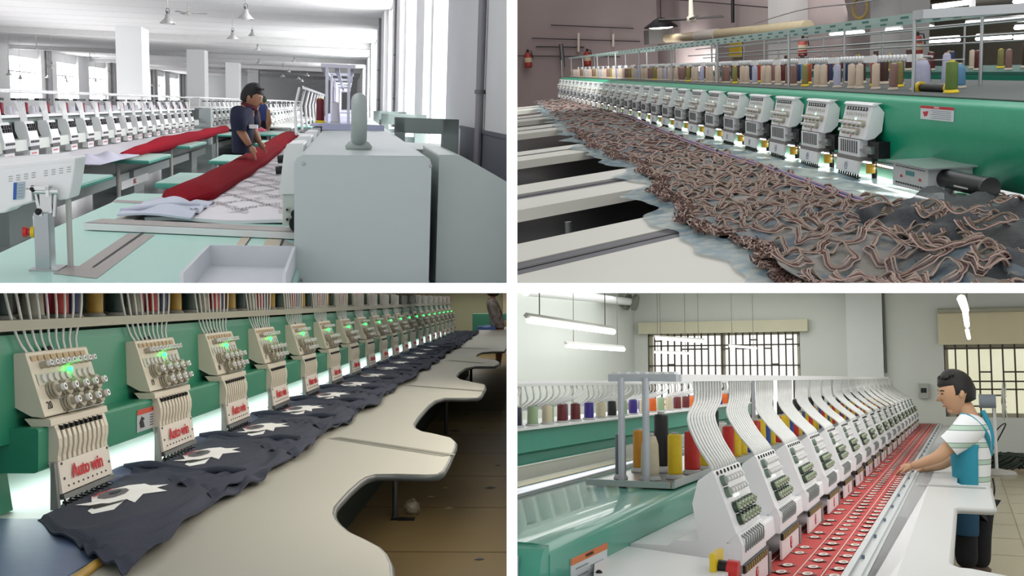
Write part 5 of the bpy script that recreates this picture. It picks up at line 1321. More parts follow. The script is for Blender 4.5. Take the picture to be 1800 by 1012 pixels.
def window(n, l, r, t, bt, nb, rails, skym):
    w = bpy.data.objects.new('window_%d' % n, None); C.objects.link(w); reg(w, (l, WY4+.1, bt)); w['kind'] = 'structure'
    b = MB(); b.box((l-.3, WY4+.9, bt-.6), (r+.3, WY4+.95, t+.5)); b.build('daylight', skym, w)
    b = MB(); b.box((l, WY4+.08, bt), (l+.05, WY4+.14, t)); b.box((r-.05, WY4+.08, bt), (r, WY4+.14, t)); b.box((l, WY4+.08, bt), (r, WY4+.14, bt+.05)); b.box((l, WY4+.08, t-.05), (r, WY4+.14, t)); b.box(((l+r)/2-.03, WY4+.08, bt), ((l+r)/2+.03, WY4+.14, t)); b.build('window_frame', mat('pale_frame', 'BDB9A4', .6), w)
    b = MB(); st = (r-l)/nb
    for j in range(nb+1): b.box((l+j*st-.010, WY4+.03, bt), (l+j*st+.010, WY4+.05, t))
    for z in rails: b.box((l, WY4+.03, z-.010), (r, WY4+.05, z+.010))
    rw = random.Random(n)
    for j in range(nb):
        z = bt + (t-bt)*rw.choice((.15,.3,.62,.8,.9)); b.box((l+j*st, WY4+.03, z-.010), (l+(j+1)*st, WY4+.05, z+.010))
    b.build('security_bars', m_bar, w)
    b = MB(); b.add([(l, WY4+.11, bt), (r, WY4+.11, bt), (r, WY4+.11, t), (l, WY4+.11, t)], [(0,1,2,3)]); b.build('pane', mat('window_glass', 'FFFFFF', .05, alpha=.12, spec=.5), w)
window(1, w1l, w1r, w1t, wy(1300,735).z, 22, [w1b, wy(1300,606).z], m_sky4)
window(2, w2l, XR, w2t, w2b, 24, [wy(1720,612).z, wy(1720,670).z, wy(1720,684).z], m_sky4b)
b = MB(); b.box((w1l-.1, WY4-.12, w1t-.02), (w1r+.12, WY4-.01, w1t+.14)); tag(b.build('roller_blind', mat('cream_blind', 'CFCBB2', .8)), 'rolled-up cream blind above the left barred window', 'blind')
bl = wy(1648, 550); b = MB(); b.grid(lambda u, v: (bl.x + u*3.0, WY4-.06-.004*math.sin(u*90), wy(1660,606).z + v*(bl.z - wy(1660,606).z)), 60, 2); 
o = b.build('roller_blind', mat('sand_blind', 'D6CDAE', .8, var=.05, scale=2)); tag(o, 'wide sand coloured roller blind half down over the right window', 'blind')
b = MB(); b.cyl((bl.x, WY4-.07, bl.z+.02), (XR, WY4-.07, bl.z+.02), .03, 8); b.build('roller', mat('grey_roller', 'A7A795', .6), o)
v = wy(1624, 690, WY4-.02); b = MB(); b.box((v.x-.06, WY4-.06, v.z-.07), (v.x+.06, WY4, v.z+.12)); o = b.build('wall_switch', mat('grey_green_box', 'A9ADA6', .5)); tag(o, 'grey switch box on the white wall beside the machine end', 'switch box')
b = MB(); b.box((v.x-.035, WY4-.063, v.z), (v.x+.035, WY4-.06, v.z+.06)); b.build('dial', M_DARK, o)
# pipe and bracket on the left wall
o = thing('wall_pipe', 'white pipe with grey flange under the top of the wall, upper left', 'pipe', wy(1040, 525, 13.5))
b = MB(); b.cyl(wy(925, 512, 9.5), wy(1115, 531, 13.8), .05, 10); b.build('pipe_body', M_WHITE, o)
b = MB(); b.cyl(wy(1101, 530, 13.6), wy(1106, 531, 13.6), .12, 10); b.cyl(wy(1114, 531, 13.6), wy(1119, 532, 13.6), .12, 10); b.build('flange', mat('grey_olive_metal', '7E8076', .5), o)
b = MB(); p = wy(1038, 533, 13); b.box((p.x-.02, p.y, p.z-.13), (p.x+.02, p.y+.05, p.z)); b.tube([p, p + Vector((.14,0,0))], .015, 5); b.tube([p + Vector((0,0,-.1)), p + Vector((.13,0,0))], .012, 5); b.build('bracket', M_DSTEEL, o)
# hanging tube lamps
m_tube4 = mat('white_lit_tube', 'FFFFFF', .5, emit=3.0)
lamps = [((930,562),(1078,583),.35,.022,'nearest, upper left'), ((997,607),(1096,614),.35,.026,'second, below the nearest one'), ((1152,594),(1238,600),.55,.02,'before the left barred window'), ((1150,619),(1212,621),.45,.012,'lower one before the left barred window'), ((1282,608),(1330,612),.55,.012,'before the right half of the left window')]
for a, c, z, r, w in lamps:
    p, q = onZ(4, *a, z), onZ(4, *c, z)
    if p.y > 13.5: s = 13.0/p.y; p *= s; q *= 13.2/q.y if q.y > 13.5 else 1
    o = thing('tube_lamp', 'white hanging tube lamp, ' + w, 'lamp', p, 'hanging tube lamps in the lower right hall')
    b = MB(); b.cyl(p, q, r, 10); b.build('tube', m_tube4, o)
    b = MB(); u = Vector((0,0,r*1.1)); b.tube([p + u - (q-p)*.03, q + u], r*.8, 4); b.build('housing', mat('grey_housing', 'B9BAB2', .5), o)
    for t in (.1, .88):
        s = lerp(p, q, t) + u; b = MB(); b.cyl(s, s + Vector((.0, 0, 2.5)), .004, 5); b.build('cord', mat('dark_cord', '6B675C', .6), o)
for n, (a, c, Y) in enumerate((((1690,525),(1697,545),4.6), ((1697,550),(1700,572),7.2), ((1700,580),(1703,594),10))):
    p, q = j4(*a, Y), j4(*c, Y*1.5 if False else Y+1.2)
    o = thing('tube_lamp', 'white tube lamp seen end on above the worker, %s' % ('nearest', 'middle', 'farthest')[n], 'lamp', p, 'tube lamps in a line above the worker')
    b = MB(); b.cyl(p, q, .018, 8); b.build('tube', m_tube4, o)
    b = MB(); b.cyl(q, q + Vector((0,0,2)), .004, 5); b.build('cord', MATS['dark_cord'], o)
# far cupboard by the left edge
v0, v1 = j4(910, 650, 11.5), j4(940, 720, 11.5)
b = MB(); b.box((v0.x-.6, 11.5, -.6), (v1.x, 11.9, v0.z)); o = b.build('cupboard', mat('green_cupboard', '5E9478', .6)); tag(o, 'green cupboard by the left wall behind the rear machine', 'cupboard')
b = MB(); b.box((v0.x-.6, 11.4, v0.z), (v1.x+.15, 12, v0.z+.03)); b.build('cupboard_top', mat('dark_wood_top', '4A3C38', .5), o)

# ---------- the machine
mach = thing('embroidery_machine', 'sea green multi-head embroidery machine with white heads stitching red cloth', 'machine', (-1, 3, FL4))
YE = YH4 + 17*S4 + .4
b = MB(); b.prismy([(-.82,-.375),(-.825,-.362),(-.84,-.352),(-.86,-.35),(-1.19,-.35),(-1.19,-.58),(-.82,-.58)], 2.05, YE, True); b.build('body', m_green4, mach)
b = MB(); b.prismx([(2.05,-.352),(2.02,-.358),(2.005,-.375),(2.0,-.4),(2.0,-.62),(2.05,-.62)], -1.19, -.822, True); b.build('end_cover', m_green4, mach)
b = MB(); b.box((-.93, 1.992, -.55), (-.87, 1.999, -.37)); b.build('end_label', mat('lilac_grey_label', 'B9BDD0', .5), mach)
b = MB(); b.box((-.8195, 2.17, -.50), (-.8175, 2.42, -.40)); st = b.build('warning_sticker', mat('white_sticker', 'DCE2E4', .5), mach)
b = MB(); b.box((-.8185, 2.17, -.415), (-.8165, 2.42, -.40)); b.build('sticker_band', mat('orange_print', 'DC7A3C', .5), st)
text('WARNING', 'lettering', M_BLACKP, .012, basis((-.816, 2.29, -.4075), (0,1,0), (0,0,1)), st, .0002)
b = MB()
for q in range(7): b.box((-.8185, 2.2 + (.1 if q % 2 else 0), -.428-q*.009), (-.8165, 2.26+(.13 if q % 2 else .02), -.425-q*.009))
b.build('sticker_print', mat('grey_print', '8E9AA6', .6), st)
b = MB(); b.prismy([(-.70,-.415),(-.556,-.415),(-.549,-.42),(-.545,-.47),(-.62,-.50),(-.82,-.50),(-.82,-.43),(-.72,-.43)], 2.62, YE); b.build('arm_beam', M_WHITE, mach, bevel=.003)
b = MB(); b.box((-.82, 2.6, TZ4-.05), (-.2, YE, TZ4-.004)); b.build('machine_bed', M_WHITE, mach)
b = MB(); b.box((-1.1, 2.3, FL4), (-.3, YE, TZ4-.05)); b.build('machine_base', MATS['pale_pillar'], mach)
# near white end housing with the stop button
hb = MB(); hb.prismz([onZ(4,*q,-.435).xy[:] for q in ((1046,972),(1086,957),(1272,985),(1280,1005),(1200,1060),(1042,1040))], -.7, -.435); eh = hb.build('end_housing', M_WHITE, mach, bevel=.006)
for q in ((1052,983),(1053,1008)):
    v = onZ(4, *q, -.437); b = MB(); b.ball((v.x, v.y, v.z), .009, 8, 6); b.build('bolt', M_DARK, eh)
v = onZ(4, 1262, 998, -.43)
b = MB(); b.box((v.x-.012, v.y-.03, v.z-.02), (v.x+.0, v.y+.06, v.z+.035)); b.build('stop_plate', M_YEL, eh)
b = MB(); b.cyl(v + Vector((0,.01,.0)), v + Vector((.02,.01,-.002)), .018, 14); b.m = 1; b.cyl(v + Vector((.02,.01,-.002)), v + Vector((.045,.01,-.004)), .022, 14); b.build('stop_button', [M_DARK, M_REDP], eh)
# rack and its rail
for x, y in ((-1.045, 3.25), (-.962, 3.25)):
    b = MB(); b.cyl((x, y, -.35), (x, y, .0), .012, 10); b.build('rack_post', mat('satin_aluminium', 'C2C6CC', .35, .5), mach)
b = MB(); b.box((-1.09, 3.25, -.012), (-.86, 3.32, .012)); b.m = 1
for j in range(7): b.box((-1.08+j*.032, 3.26, .012), (-1.06+j*.032, 3.31, .02))
b.build('rack_end_bar', [MATS['satin_aluminium'], M_WHITE], mach)
b = MB(); b.box((-.90, 3.3, -.004), (-.86, YE, .006)); b.box((-.86, 3.3, -.012), (-.853, YE, .012)); b.build('tube_rail', M_WHITE, mach)
for j in range(9):
    y = 4.2 + j*1.1; b = MB(); b.cyl((-1.0, y, -.35), (-1.0, y, 0), .01, 8); b.build('rack_post', MATS['satin_aluminium'], mach)
b = MB(); b.box((-1.0, 4.0, -.004), (-.96, YE, .004)); b.build('rear_rail', M_WHITE, mach)
b = MB(); b.add([(-1.14,3.17,-.338), (-.86,3.17,-.338), (-.86,YE,-.338), (-1.14,YE,-.338)], [(0,1,2,3)]); b.box((-1.14, 3.165, -.345), (-.86, 3.172, -.325)); b.prismy([(-.86,-.345),(-.85,-.345),(-.845,-.318),(-.85,-.318)], 3.17, YE); b.build('spool_tray', M_STEEL, mach)

def head4():
    FT = Vector((-.599, 0, -.240)); FB = Vector((-.543, 0, -.392)); dn = FB-FT; n = Vector((-dn.z, 0, dn.x)).normalized()
    Yc, hw = YH4, .165
    b = MB(); b.prismy([(FT.x-.006,FT.z+.003),(FT.x,FT.z),(FB.x,FB.z),(-.57,-.415),(-.64,-.415),(-.655,-.32),(-.64,-.262)], Yc-hw, Yc+hw)
    h = b.build('sewing_head', M_WHITE, mach, origin=(-.6, Yc, TZ4), bevel=.004)
    def P(u, t, o=0.0): return FT + dn*t + n*o + Vector((0, Yc + u*hw, 0))
    b = MB()
    for j in range(7): b.cyl(P(-.8+j*.26,.03,.0), P(-.8+j*.26,.03,.003), .006, 6)
    b.build('tube_socket', M_BLACKP, h)
    for t in (.17, .36):
        b = MB(); b.cyl(P(-.7,t,0), P(-.7,t,.012), .014, 12); b.build('tension_dial', mat('green_grey_knob', '6E8274', .4), h)
        for j in range(6):
            u = -.45 + j*.22; b = MB(); b.cyl(P(u,t,0), P(u,t,.010), .0085, 8); b.m = 1; b.cyl(P(u,t,.01), P(u,t,.014), .006, 8); b.build('guide_roller', [M_LGREY, M_WHITE], h)
    for t in (.62, .82):
        for j in range(6):
            u = -.55 + j*.25; b = MB(); b.m = 0; b.cyl(P(u,t,0), P(u,t,.012), .0150, 12); b.m = 1; b.cyl(P(u+.0,t,.012), P(u,t,.02), .010, 10); b.m = 2; b.cyl(P(u,t,.02), P(u,t,.021), .004, 6)
            b.build('tension_knob', [mat('dark_green_disc', '34483C', .4), mat('pale_green_disc', 'B5C2A4', .4), M_DARK], h)
    b = MB(); b.box(tuple(P(-.3,.48,.001)), tuple(P(.1,.44,.003))); b.build('indicator_light', mat('pale_lit_panel', 'F4FFF0', .4, emit=.8), h)
    y0, y1 = Yc-.13, Yc+.17
    b = MB(); b.prismy([(-.541,-.392),(-.530,-.42),(-.531,-.468),(-.56,-.468),(-.57,-.392)], y0-.03, y1+.0); b.build('needle_case', M_WHITE, h, bevel=.002)
    for j in range(9):
        y = y0+.0+j*.03; b = MB(); b.tube([(-.538, y, -.398), (-.528, y+.008, -.407), (-.526, y, -.42), (-.528, y+.01, -.433), (-.529, y+.004, -.44)], .0026, 5); b.build('take_up_lever', mat('mid_grey_metal', '8C9290', .4, .4), h)
    b = MB(); b.box((-.531, y0-.03, -.488), (-.524, y1, -.468)); b.m = 1
    for j in range(10): b.box((-.525, y0-.02+j*.03, -.486), (-.521, y0-.006+j*.03, -.471))
    b.build('needle_clamp_rail', [M_DARK, mat('brass', '9A8A4C', .4, .5)], h)
    b = MB(); b.box((-.534, y0-.03, -.545), (-.527, y1, -.488)); b.build('name_plate', M_WHITE, h)
    b = MB(); b.lathe((-.5265, Yc+.01, -.516), [(.001,0),(.019,0),(.019,.0008),(.001,.0008)], 16, (1,0,0)); b.m = 1; b.build('round_logo', M_RED, h)
    text('S', 'lettering', M_WHITEP, .034, basis((-.5250, Yc+.01, -.516), (0,1,0), (0,0,1)), h, .0003)
    b = MB(); b.box((-.545, y1+.01, -.548), (-.525, y1+.05, -.49)); b.build('thread_cutter', mat('grey_casting', '8B8C88', .5, .3), h)
    # tube bundle: down from the rail, bending forward into the head
    nt = 10
    for j in range(nt):
        u = -.85 + j*.19; e = P(u, 0, -.008); top = Vector((-.862, Yc + .72 + j*.045, -.012))
        b = MB(); b.tube(curve_pts([top, top + Vector((.004, -.02, -.07)), lerp(top, e, .42) + Vector((-.045, .02, -.02)), lerp(top, e, .75) + Vector((-.03, .01, .0)), e + Vector((-.012, .02, .02)), e], 4), .0052, 6); b.build('thread_tube', M_TUBE, h)
    return h
h0 = head4()
for i in range(1, 18): dup(h0, (0, i*S4, 0), parent=mach)

# ---------- spools
sc4 = {'yellow': 'F0CC1A', 'red': 'CC2A20', 'gold': 'CC8A1A', 'blue': '2C4FA0', 'black': '16171A', 'cream': 'D8CDB0', 'slate grey': '5F6B74', 'white': 'E6E4DE', 'orange': 'E86A1C'}
ms4 = {k: mat(k.replace(' ', '_') + '_thread', v, .45, var=.1, scale=60) if k.replace(' ', '_') + '_thread' not in MATS else mat('bright_' + k.replace(' ', '_') + '_thread', v, .45, var=.1, scale=60) for k, v in sc4.items()}
m_foot4 = mat('grey_white_foot', 'B4B6B4', .5)
pro4 = {}; G4 = 'thread spools on the steel tray of the sea green machine'
def sp4(cn, x, y, r, h, kind, lab):
    loc = (x, y, -.337); key = (cn, kind, h)
    if key not in pro4: pro4[key] = make_spool(r, h, ms4[cn], m_foot4, lab, loc, G4, kind)
    else: s = pro4[key]; dup(s, Vector(loc) - ORG[s.name], label=lab)
sp4('slate grey', -1.075, 3.33, .018, .155, 'tall', 'slate grey thread spool nearest on the steel tray, left of the rack posts')
sp4('gold', -1.092, 3.60, .022, .155, 'tall', 'gold thread spool between the two front rack posts')
sp4('cream', -.973, 3.33, .028, .155, 'fat', 'fat cream thread cone right at the second rack post')
sp4('black', -1.015, 3.62, .026, .215, 'tall', 'tall black thread spool behind the cream cone')
sp4('yellow', -.907, 3.40, .024, .155, 'tall', 'yellow thread spool at the front of the tray, right of the black one')
sp4('red', -.898, 3.60, .027, .155, 'tall', 'red thread spool at the tray edge behind the nearest yellow spool')
sp4('yellow', -.894, 3.79, .024, .15, 'tall', 'yellow thread spool just behind the nearest red spool')
sp4('white', -.95, 3.85, .022, .15, 'tall', 'white thread spool behind the tall black spool')
sp4('orange', -.89, 3.97, .02, .12, 'tall', 'orange thread spool behind the second yellow spool')
fr = ['yellow', 'red', 'yellow', 'blue', 'orange']
for i in range(1, 18):
    base = 3.55 + i*S4
    for j in range(4):
        cn = ['red', 'yellow', 'yellow', 'blue'][j] if i % 2 else ['red', 'yellow', 'blue', 'yellow'][j]
        sp4(cn, -.885, base + .02 + j*.13, .024, .15, 'tall', '%s thread spool in front row of the tray, %s of the %s group' % (cn, ordinal(j), ordinal(i)))
    if i > 0:
        sp4('black', -.97, base + .12, .024, .215, 'tall', 'tall black thread spool in the back row of the tray, %s group' % ordinal(i))
        sp4('white' if i % 2 else 'gold', -.98, base + .34, .024, .15, 'tall', '%s thread spool in the back row of the tray, %s group' % ('white' if i % 2 else 'gold', ordinal(i)))

# ---------- cloth, frame rail, table
fx0, fx1 = -.575, onZ(4, 1590, 840, TZ4).x
b = MB(); b.grid(lambda u, v: (fx0 + (fx1-fx0)*u, 2.5 + 10.9*v, TZ4 + .002 + .0015*math.sin(u*9+v*60)), 10, 120, .003)
red = b.build('red_cloth', mat('red_cloth', 'C24440', .8, var=.05, scale=20)); tag(red, 'long red cloth with rows of small white motifs on the machine bed', 'cloth')
b = MB(); rows = 0; zc = TZ4 + .0045
nx = 3
for r_ in range(95):
    y = 2.55 + r_*.115
    for c_ in range(nx):
        if c_ == 0 and r_ % 3 == 0: continue
        x = fx0 + .075 + c_*.072; z = zc
        def el(rx, ry, m, dz, n=10, ox=0, oy=0):
            b.m = m; b.add([(x+ox+rx*math.cos(2*PI*t/n), y+oy+ry*math.sin(2*PI*t/n), z+dz) for t in range(n)], [tuple(range(n))])
        el(.027, .018, 2, 0); el(.025, .0155, 0, .0004); el(.017, .030, 2, .0006); el(.015, .027, 0, .001); el(.007, .016, 3, .0014, ox=.002)
        el(.004, .008, 1, .0018, 6, -.018, 0); el(.004, .008, 1, .0018, 6, .019, 0); b.m = 1
b.build('printed_motif', [mat('motif_white', 'E9DED4', .8), M_RED, mat('motif_brown', '5A2A22', .8), mat('motif_grey', 'B9A39C', .8)], red)['kind'] = 'stuff'
b = MB(); b.add([(fx0+.02, y, zc) for y in (2.6,)] + [(fx0+.024, 2.6, zc), (fx0+.024, 13.2, zc), (fx0+.02, 13.2, zc)], [(0,1,2,3)])
for x in (fx0+.115, fx0+.185): b.add([(x, 2.6, zc), (x+.003, 2.6, zc), (x+.003, 13.2, zc), (x, 13.2, zc)], [(0,1,2,3)])
b.build('printed_line', MATS['motif_white'], red)
tb = thing('work_table', 'white machine table with rounded cut-outs in front of the worker', 'table', (-.1, 4, FL4))
def t4(px, py): v = onZ(4, px, py, TZ4); return (v.x, v.y)
nt0 = t4(1668, 990); nt1 = t4(1677, 889); pr = t4(1738, 870)
xe, xn = .085, (nt0[0]+nt1[0])/2
yf, yb, yt = nt0[1], nt1[1], t4(1738, 852)[1]
def rnd(cx, cy, r, a0, a1, n=6): return [(cx + r*math.cos(math.radians(a0+(a1-a0)*t/n)), cy + r*math.sin(math.radians(a0+(a1-a0)*t/n))*1.8) for t in range(n+1)]
edge = [(xe, 2.0), (xe, yf-.12)] + [(xn+.06, yf-.04)] + rnd(xn+.05, yf+.05, .05, 250, 180) + [(xn, yb-.1)] + rnd(xn+.03, yb-.06, .03, 180, 90, 4) + rnd(xe-.02, yb+.03, .02, -80, 0, 4) + rnd(xe-.03, yt-.06, .03, 0, 90, 4) + [(xn+.02, yt), (xn, yt+.1), (xn, 13.2), (fx1+.06, 13.2), (fx1+.06, 2.0)]
b = MB(); b.prismz(edge, TZ4-.03, TZ4-.004); b.build('table_top', mat('white_laminate', 'C9CCCB', .3, var=.015), tb)
b = MB(); b.tube([(x, y, TZ4-.016) for x, y in edge[:-3]], .0125, 6); b.build('edge_band', mat('grey_white_band', 'B2B4B2', .4), tb)
p, q = t4(1614, 850), t4(1733, 856)
b = MB(); b.add([(p[0], p[1]-.05, TZ4-.003), (q[0], q[1]-.05, TZ4-.003), (q[0], q[1]+.03, TZ4-.003), (p[0], p[1]+.03, TZ4-.003)], [(0,1,2,3)]); b.build('drive_slot', mat('slot_grey_pale', '9A9E9C', .4), tb)
for y in (3.5, 6, 9, 12): b = MB(); b.cyl((xn-.05, y, FL4), (xn-.05, y, TZ4-.03), .02, 8); b.build('leg', M_STEEL, tb)
b = MB(); b.box((fx1, 2.2, TZ4-.01), (fx1+.018, 13.3, TZ4+.012)); b.box((fx1+.035, 2.2, TZ4-.01), (fx1+.05, 13.3, TZ4+.01)); b.box((fx1, 2.2, TZ4-.01), (fx1+.06, 13.3, TZ4+.0)); fr_ = b.build('frame_rail', mat('pale_aluminium', 'C6CCCC', .35, .2)); tag(fr_, 'long white aluminium frame rail beside the red cloth', 'rail')
for j in range(22):
    b = MB(); b.cyl((fx1+.025, 2.9+j*.45, TZ4+.0), (fx1+.025, 2.9+j*.45, TZ4+.012), .005, 6); b.build('screw', mat('blue_grey_screw', '7E8EA6', .4), fr_)
b = MB(); b.box((fx0, 13.35, TZ4), (fx1+.03, 13.42, TZ4+.012)); b.build('end_rail', MATS['pale_aluminium'], fr_)

# ---------- the rear machine along the left
m2 = thing('embroidery_machine', 'green embroidery machine at the rear left with a shelf of small spools', 'machine', (-3, 8, FL4))
b = MB(); b.prismy([(-2.6,-.33),(-2.6,-.475),(-2.66,-.50),(-2.66,-.565),(-3.2,-.565),(-3.2,-.33)], 4.2, 13.6); b.build('body', mat('rear_green_paint', '45A08C', .35), m2)
b = MB(); b.box((-3.1, 4.2, -.33), (-2.56, 13.6, -.318)); b.build('spool_shelf', M_WHITE, m2)
b = MB(); b.box((-2.62, 4.2, -.635), (-2.55, 13.6, -.565)); b.build('front_panel', mat('ivory_panel', 'C9C9BC', .5), m2)
b = MB(); b.cyl((-2.4, 4.2, -.69), (-2.4, 13.6, -.69), .06, 14); b.build('roller', mat('polished_roller', 'B4BAC2', .15, .9), m2)
b = MB(); b.box((-2.9, 4.2, FL4), (-2.2, 13.6, -.76)); b.build('machine_base', M_DARK, m2)
b = MB(); b.box((-2.64, 4.2, -.055), (-2.58, 13.6, -.035)); b.box((-2.64, 4.2, -.035), (-2.63, 13.6, -.02)); b.build('tube_rail', M_WHITE, m2)
for j in range(9): b = MB(); b.cyl((-2.9, 4.6+j*1.05, -.32), (-2.9, 4.6+j*1.05, -.05), .01, 6); b.build('rack_post', M_LGREY, m2)
for j in range(70):
    y = 4.9 + j*.118; c_ = 4.9 + (j // 10)*1.18 + .55; e = y + (c_ - y)*.45
    b = MB(); b.tube(curve_pts([(-2.6, y, -.05), (-2.59, y, -.1), (-2.63, y*.6+e*.4, -.15), (-2.78, e, -.22)], 3), .0065, 5); b.build('thread_tube', M_WHITE, m2)
rc = ['black', 'cream', 'pale green', 'dark red', 'indigo', 'dark red', 'cream', 'indigo', 'navy blue', 'cream', 'pale green']
rcm = {'black': ms4['black'], 'cream': ms4['cream'], 'pale green': mat('pale_green_thread', '9CB490', .5), 'dark red': mat('maroon_thread', '6A2428', .5), 'indigo': mat('indigo_thread', '3A2A8C', .5), 'navy blue': mat('navy_blue_thread', '1E2844', .5), 'orange red': ms4['orange']}
pr2 = {}; y = 5.0; j = 0
G5 = 'small thread spools on the shelf of the rear machine, lower right hall'
while y < 13.4:
    cn = rc[j % 11] if j < 24 or j % 5 else 'orange red'; big = (j == 8)
    lab = '%s small thread spool on the rear machine shelf, %s from the left' % (cn, ordinal(j)) if not big else 'tall cream thread cone standing out on the rear machine shelf'
    loc = (-2.66 + (.05 if j % 2 else 0)*-1, y, -.318)
    if cn not in pr2: pr2[cn] = make_spool(.036, .135, rcm[cn], m_foot4, lab, loc, G5)
    elif big: make_spool(.042, .2, rcm['cream'], m_foot4, lab, loc, G5, 'cone')
    else: s = pr2[cn]; dup(s, Vector(loc) - ORG[s.name], label=lab)
    y += .095 + .035*((j*7) % 5)/4 + y*.004; j += 1

# ---------- the worker
PY = 6.4
wk = thing('person', 'worker in white and mint striped shirt and teal apron leaning over the white table', 'person', (j4(1705, 1000, PY).x, PY, FL4))
sk = mat('warm_skin', 'C39A78', .55, var=.04)
def J(px, py, dy=0.0): v = j4(px, py, PY + dy); return v
u = .0037
black = mat('black_trousers', '15161C', .9, var=.1)
skin('trousers', [(J(1710,868), (.105,.10)), (J(1697,888,-.03), .085), (J(1697,940,-.05), .066), (J(1700,1000,-.06), .062), (J(1722,888,.06), .085), (J(1722,940,.07), .066), (J(1722,1000,.08), .062)], [(0,1),(1,2),(2,3),(0,4),(4,5),(5,6)], black, wk)
for (x, dy) in ((1700,-.06), (1722,.08)):
    c = J(x, 1000, dy); b = MB(); b.ball((c.x-.02, c.y, FL4+.03), .055, 10, 7, (1.5, .8, .6)); b.build('shoe', mat('brown_shoe', '5A4A3C', .6), wk)
# torso, neck, head, arms as one body
head = J(1681, 690, 0)
joints = [(J(1712,860), .07), (J(1711,820), .07), (J(1710,785), .075), (J(1710,752), .07), (J(1705,736), .05), (J(1698,718), .046), (J(1693,705), .045),
          (J(1704,756,-.12), .05), (J(1672,782,-.16), .042), (J(1650,803,-.18), .036), (J(1622,813,-.17), .027), (J(1600,820,-.16), .022),
          (J(1714,758,.12), .05), (J(1690,795,.20), .04), (J(1655,818,.2), .03), (J(1620,824,.16), .022)]
bones = [(0,1),(1,2),(2,3),(3,4),(4,5),(5,6),(3,7),(7,8),(8,9),(9,10),(10,11),(3,12),(12,13),(13,14),(14,15)]
body = skin('body', joints, bones, sk, wk, origin=None)
face(head, (-1, -.25, -.22), .245, sk, wk, M_HAIR)
hand(J(1603,819,-.16), (-1,.1,-.35), .075, sk, wk); hand(J(1622,824,.16), (-1,.0,-.3), .07, sk, wk)
# striped shirt
m_st = bpy.data.materials.new('striped_shirt_cloth'); m_st.use_nodes = True; MATS['striped_shirt_cloth'] = m_st
nt = m_st.node_tree; bs = nt.nodes['Principled BSDF']; bs.inputs['Roughness'].default_value = .85
tc = nt.nodes.new('ShaderNodeTexCoord'); sp = nt.nodes.new('ShaderNodeSeparateXYZ'); mt = nt.nodes.new('ShaderNodeMath'); mt.operation = 'MULTIPLY'; mt.inputs[1].default_value = 8.2
fr2 = nt.nodes.new('ShaderNodeMath'); fr2.operation = 'FRACT'; rp = nt.nodes.new('ShaderNodeValToRGB'); rp.color_ramp.interpolation = 'CONSTANT'
e = rp.color_ramp.elements; e[0].position = 0; e[0].color = col('E9EDEF'); e[1].position = .62; e[1].color = col('6E8C80')
for pos, c_ in ((.66, 'B7CFC0'), (.9, '6E8C80'), (.94, 'E9EDEF')): x_ = e.new(pos); x_.color = col(c_)
nt.links.new(tc.outputs['Object'], sp.inputs[0]); nt.links.new(sp.outputs['Z'], mt.inputs[0]); nt.links.new(mt.outputs[0], fr2.inputs[0]); nt.links.new(fr2.outputs[0], rp.inputs[0]); nt.links.new(rp.outputs[0], bs.inputs['Base Color'])
loft('shirt', smooth_rings([(J(1694,727), J(1714,727), .055), (J(1686,735), J(1727,735), .11), (J(1678,752), J(1739,752), .158), (J(1675,775), J(1744,775), .165), (J(1676,805), J(1743,805), .155), (J(1678,835), J(1742,835), .15), (J(1678,858), J(1742,858), .15)]), m_st, wk)
sleeve('shirt_sleeve', [J(1708,748,-.12), J(1690,766,-.16), J(1668,783,-.17)], (.085, .066), m_st, wk)
sleeve('shirt_sleeve', [J(1710,752,.12), J(1698,772,.18), J(1684,792,.2)], (.08, .062), m_st, wk)
m_ap = mat('teal_apron', '2E93AC', .8, var=.05); m_ap2 = mat('dark_teal_apron', '1F4A66', .8, var=.05)
loft('apron_bib', smooth_rings([(J(1677,778), J(1744,778), .172), (J(1672,792), J(1744,792), .172), (J(1673,812), J(1744,812), .166), (J(1675,834), J(1743,834), .162), (J(1675,856), J(1743,856), .162)]), m_ap, wk, 72, 288, 24, .006)
loft('apron_skirt', smooth_rings([(J(1672,868), J(1744,868), .165), (J(1668,900), J(1745,900), .17), (J(1670,936), J(1744,936), .165)]), m_ap2, wk, 68, 292, 24, .006)
for nm, pts in (('apron_strap', [(1690,729,-.10),(1704,733,-.15),(1722,748,-.16),(1736,768,-.12),(1738,795,-.05)]), ('apron_strap', [(1727,722,.02),(1738,745,.0),(1743,770,-.02),(1740,800,-.03)])):
    b = MB(); ps = curve_pts([J(*p) for p in pts], 5); b.tube(ps, .014, 6); b.build(nm, m_ap, wk)
b = MB(); b.tube(curve_pts([J(1745,840,.0), J(1748,860,0), J(1746,878,0), J(1751,896,0)], 4), .005, 5); b.build('apron_string', M_DARK, wk)
# fan and cables by the wall
v = wy(1752, 822, 13.2)
fn = thing('pedestal_fan', 'white pedestal fan standing by the barred window behind the worker', 'fan', (v.x, 13.2, FL4))
hz = wy(1752, 705, 13.2).z
b = MB(); b.lathe((v.x, 13.2, FL4), [(.001,0),(.22,0),(.2,.04),(.03,.07),(.001,.07)], 18); b.build('base', M_LGREY, fn)
b = MB(); b.cyl((v.x, 13.2, FL4+.05), (v.x, 13.2, hz), .018, 8); b.build('pole', M_WHITE, fn)
b = MB(); b.cyl((v.x-.16, 13.2, hz), (v.x+.02, 13.2, hz), .08, 12); b.build('motor', mat('blue_grey_motor', '9AA6B4', .5), fn)
b = MB(); cx_ = v.x+.1
for rr_ in (.22, .15, .08): b.tube([(cx_, 13.2+rr_*math.cos(t*PI/10), hz+rr_*math.sin(t*PI/10)) for t in range(21)], .005, 5)
for t in range(18): b.tube([(cx_, 13.2, hz), (cx_+.03, 13.2+.22*math.cos(t*PI/9), hz+.22*math.sin(t*PI/9))], .003, 4)
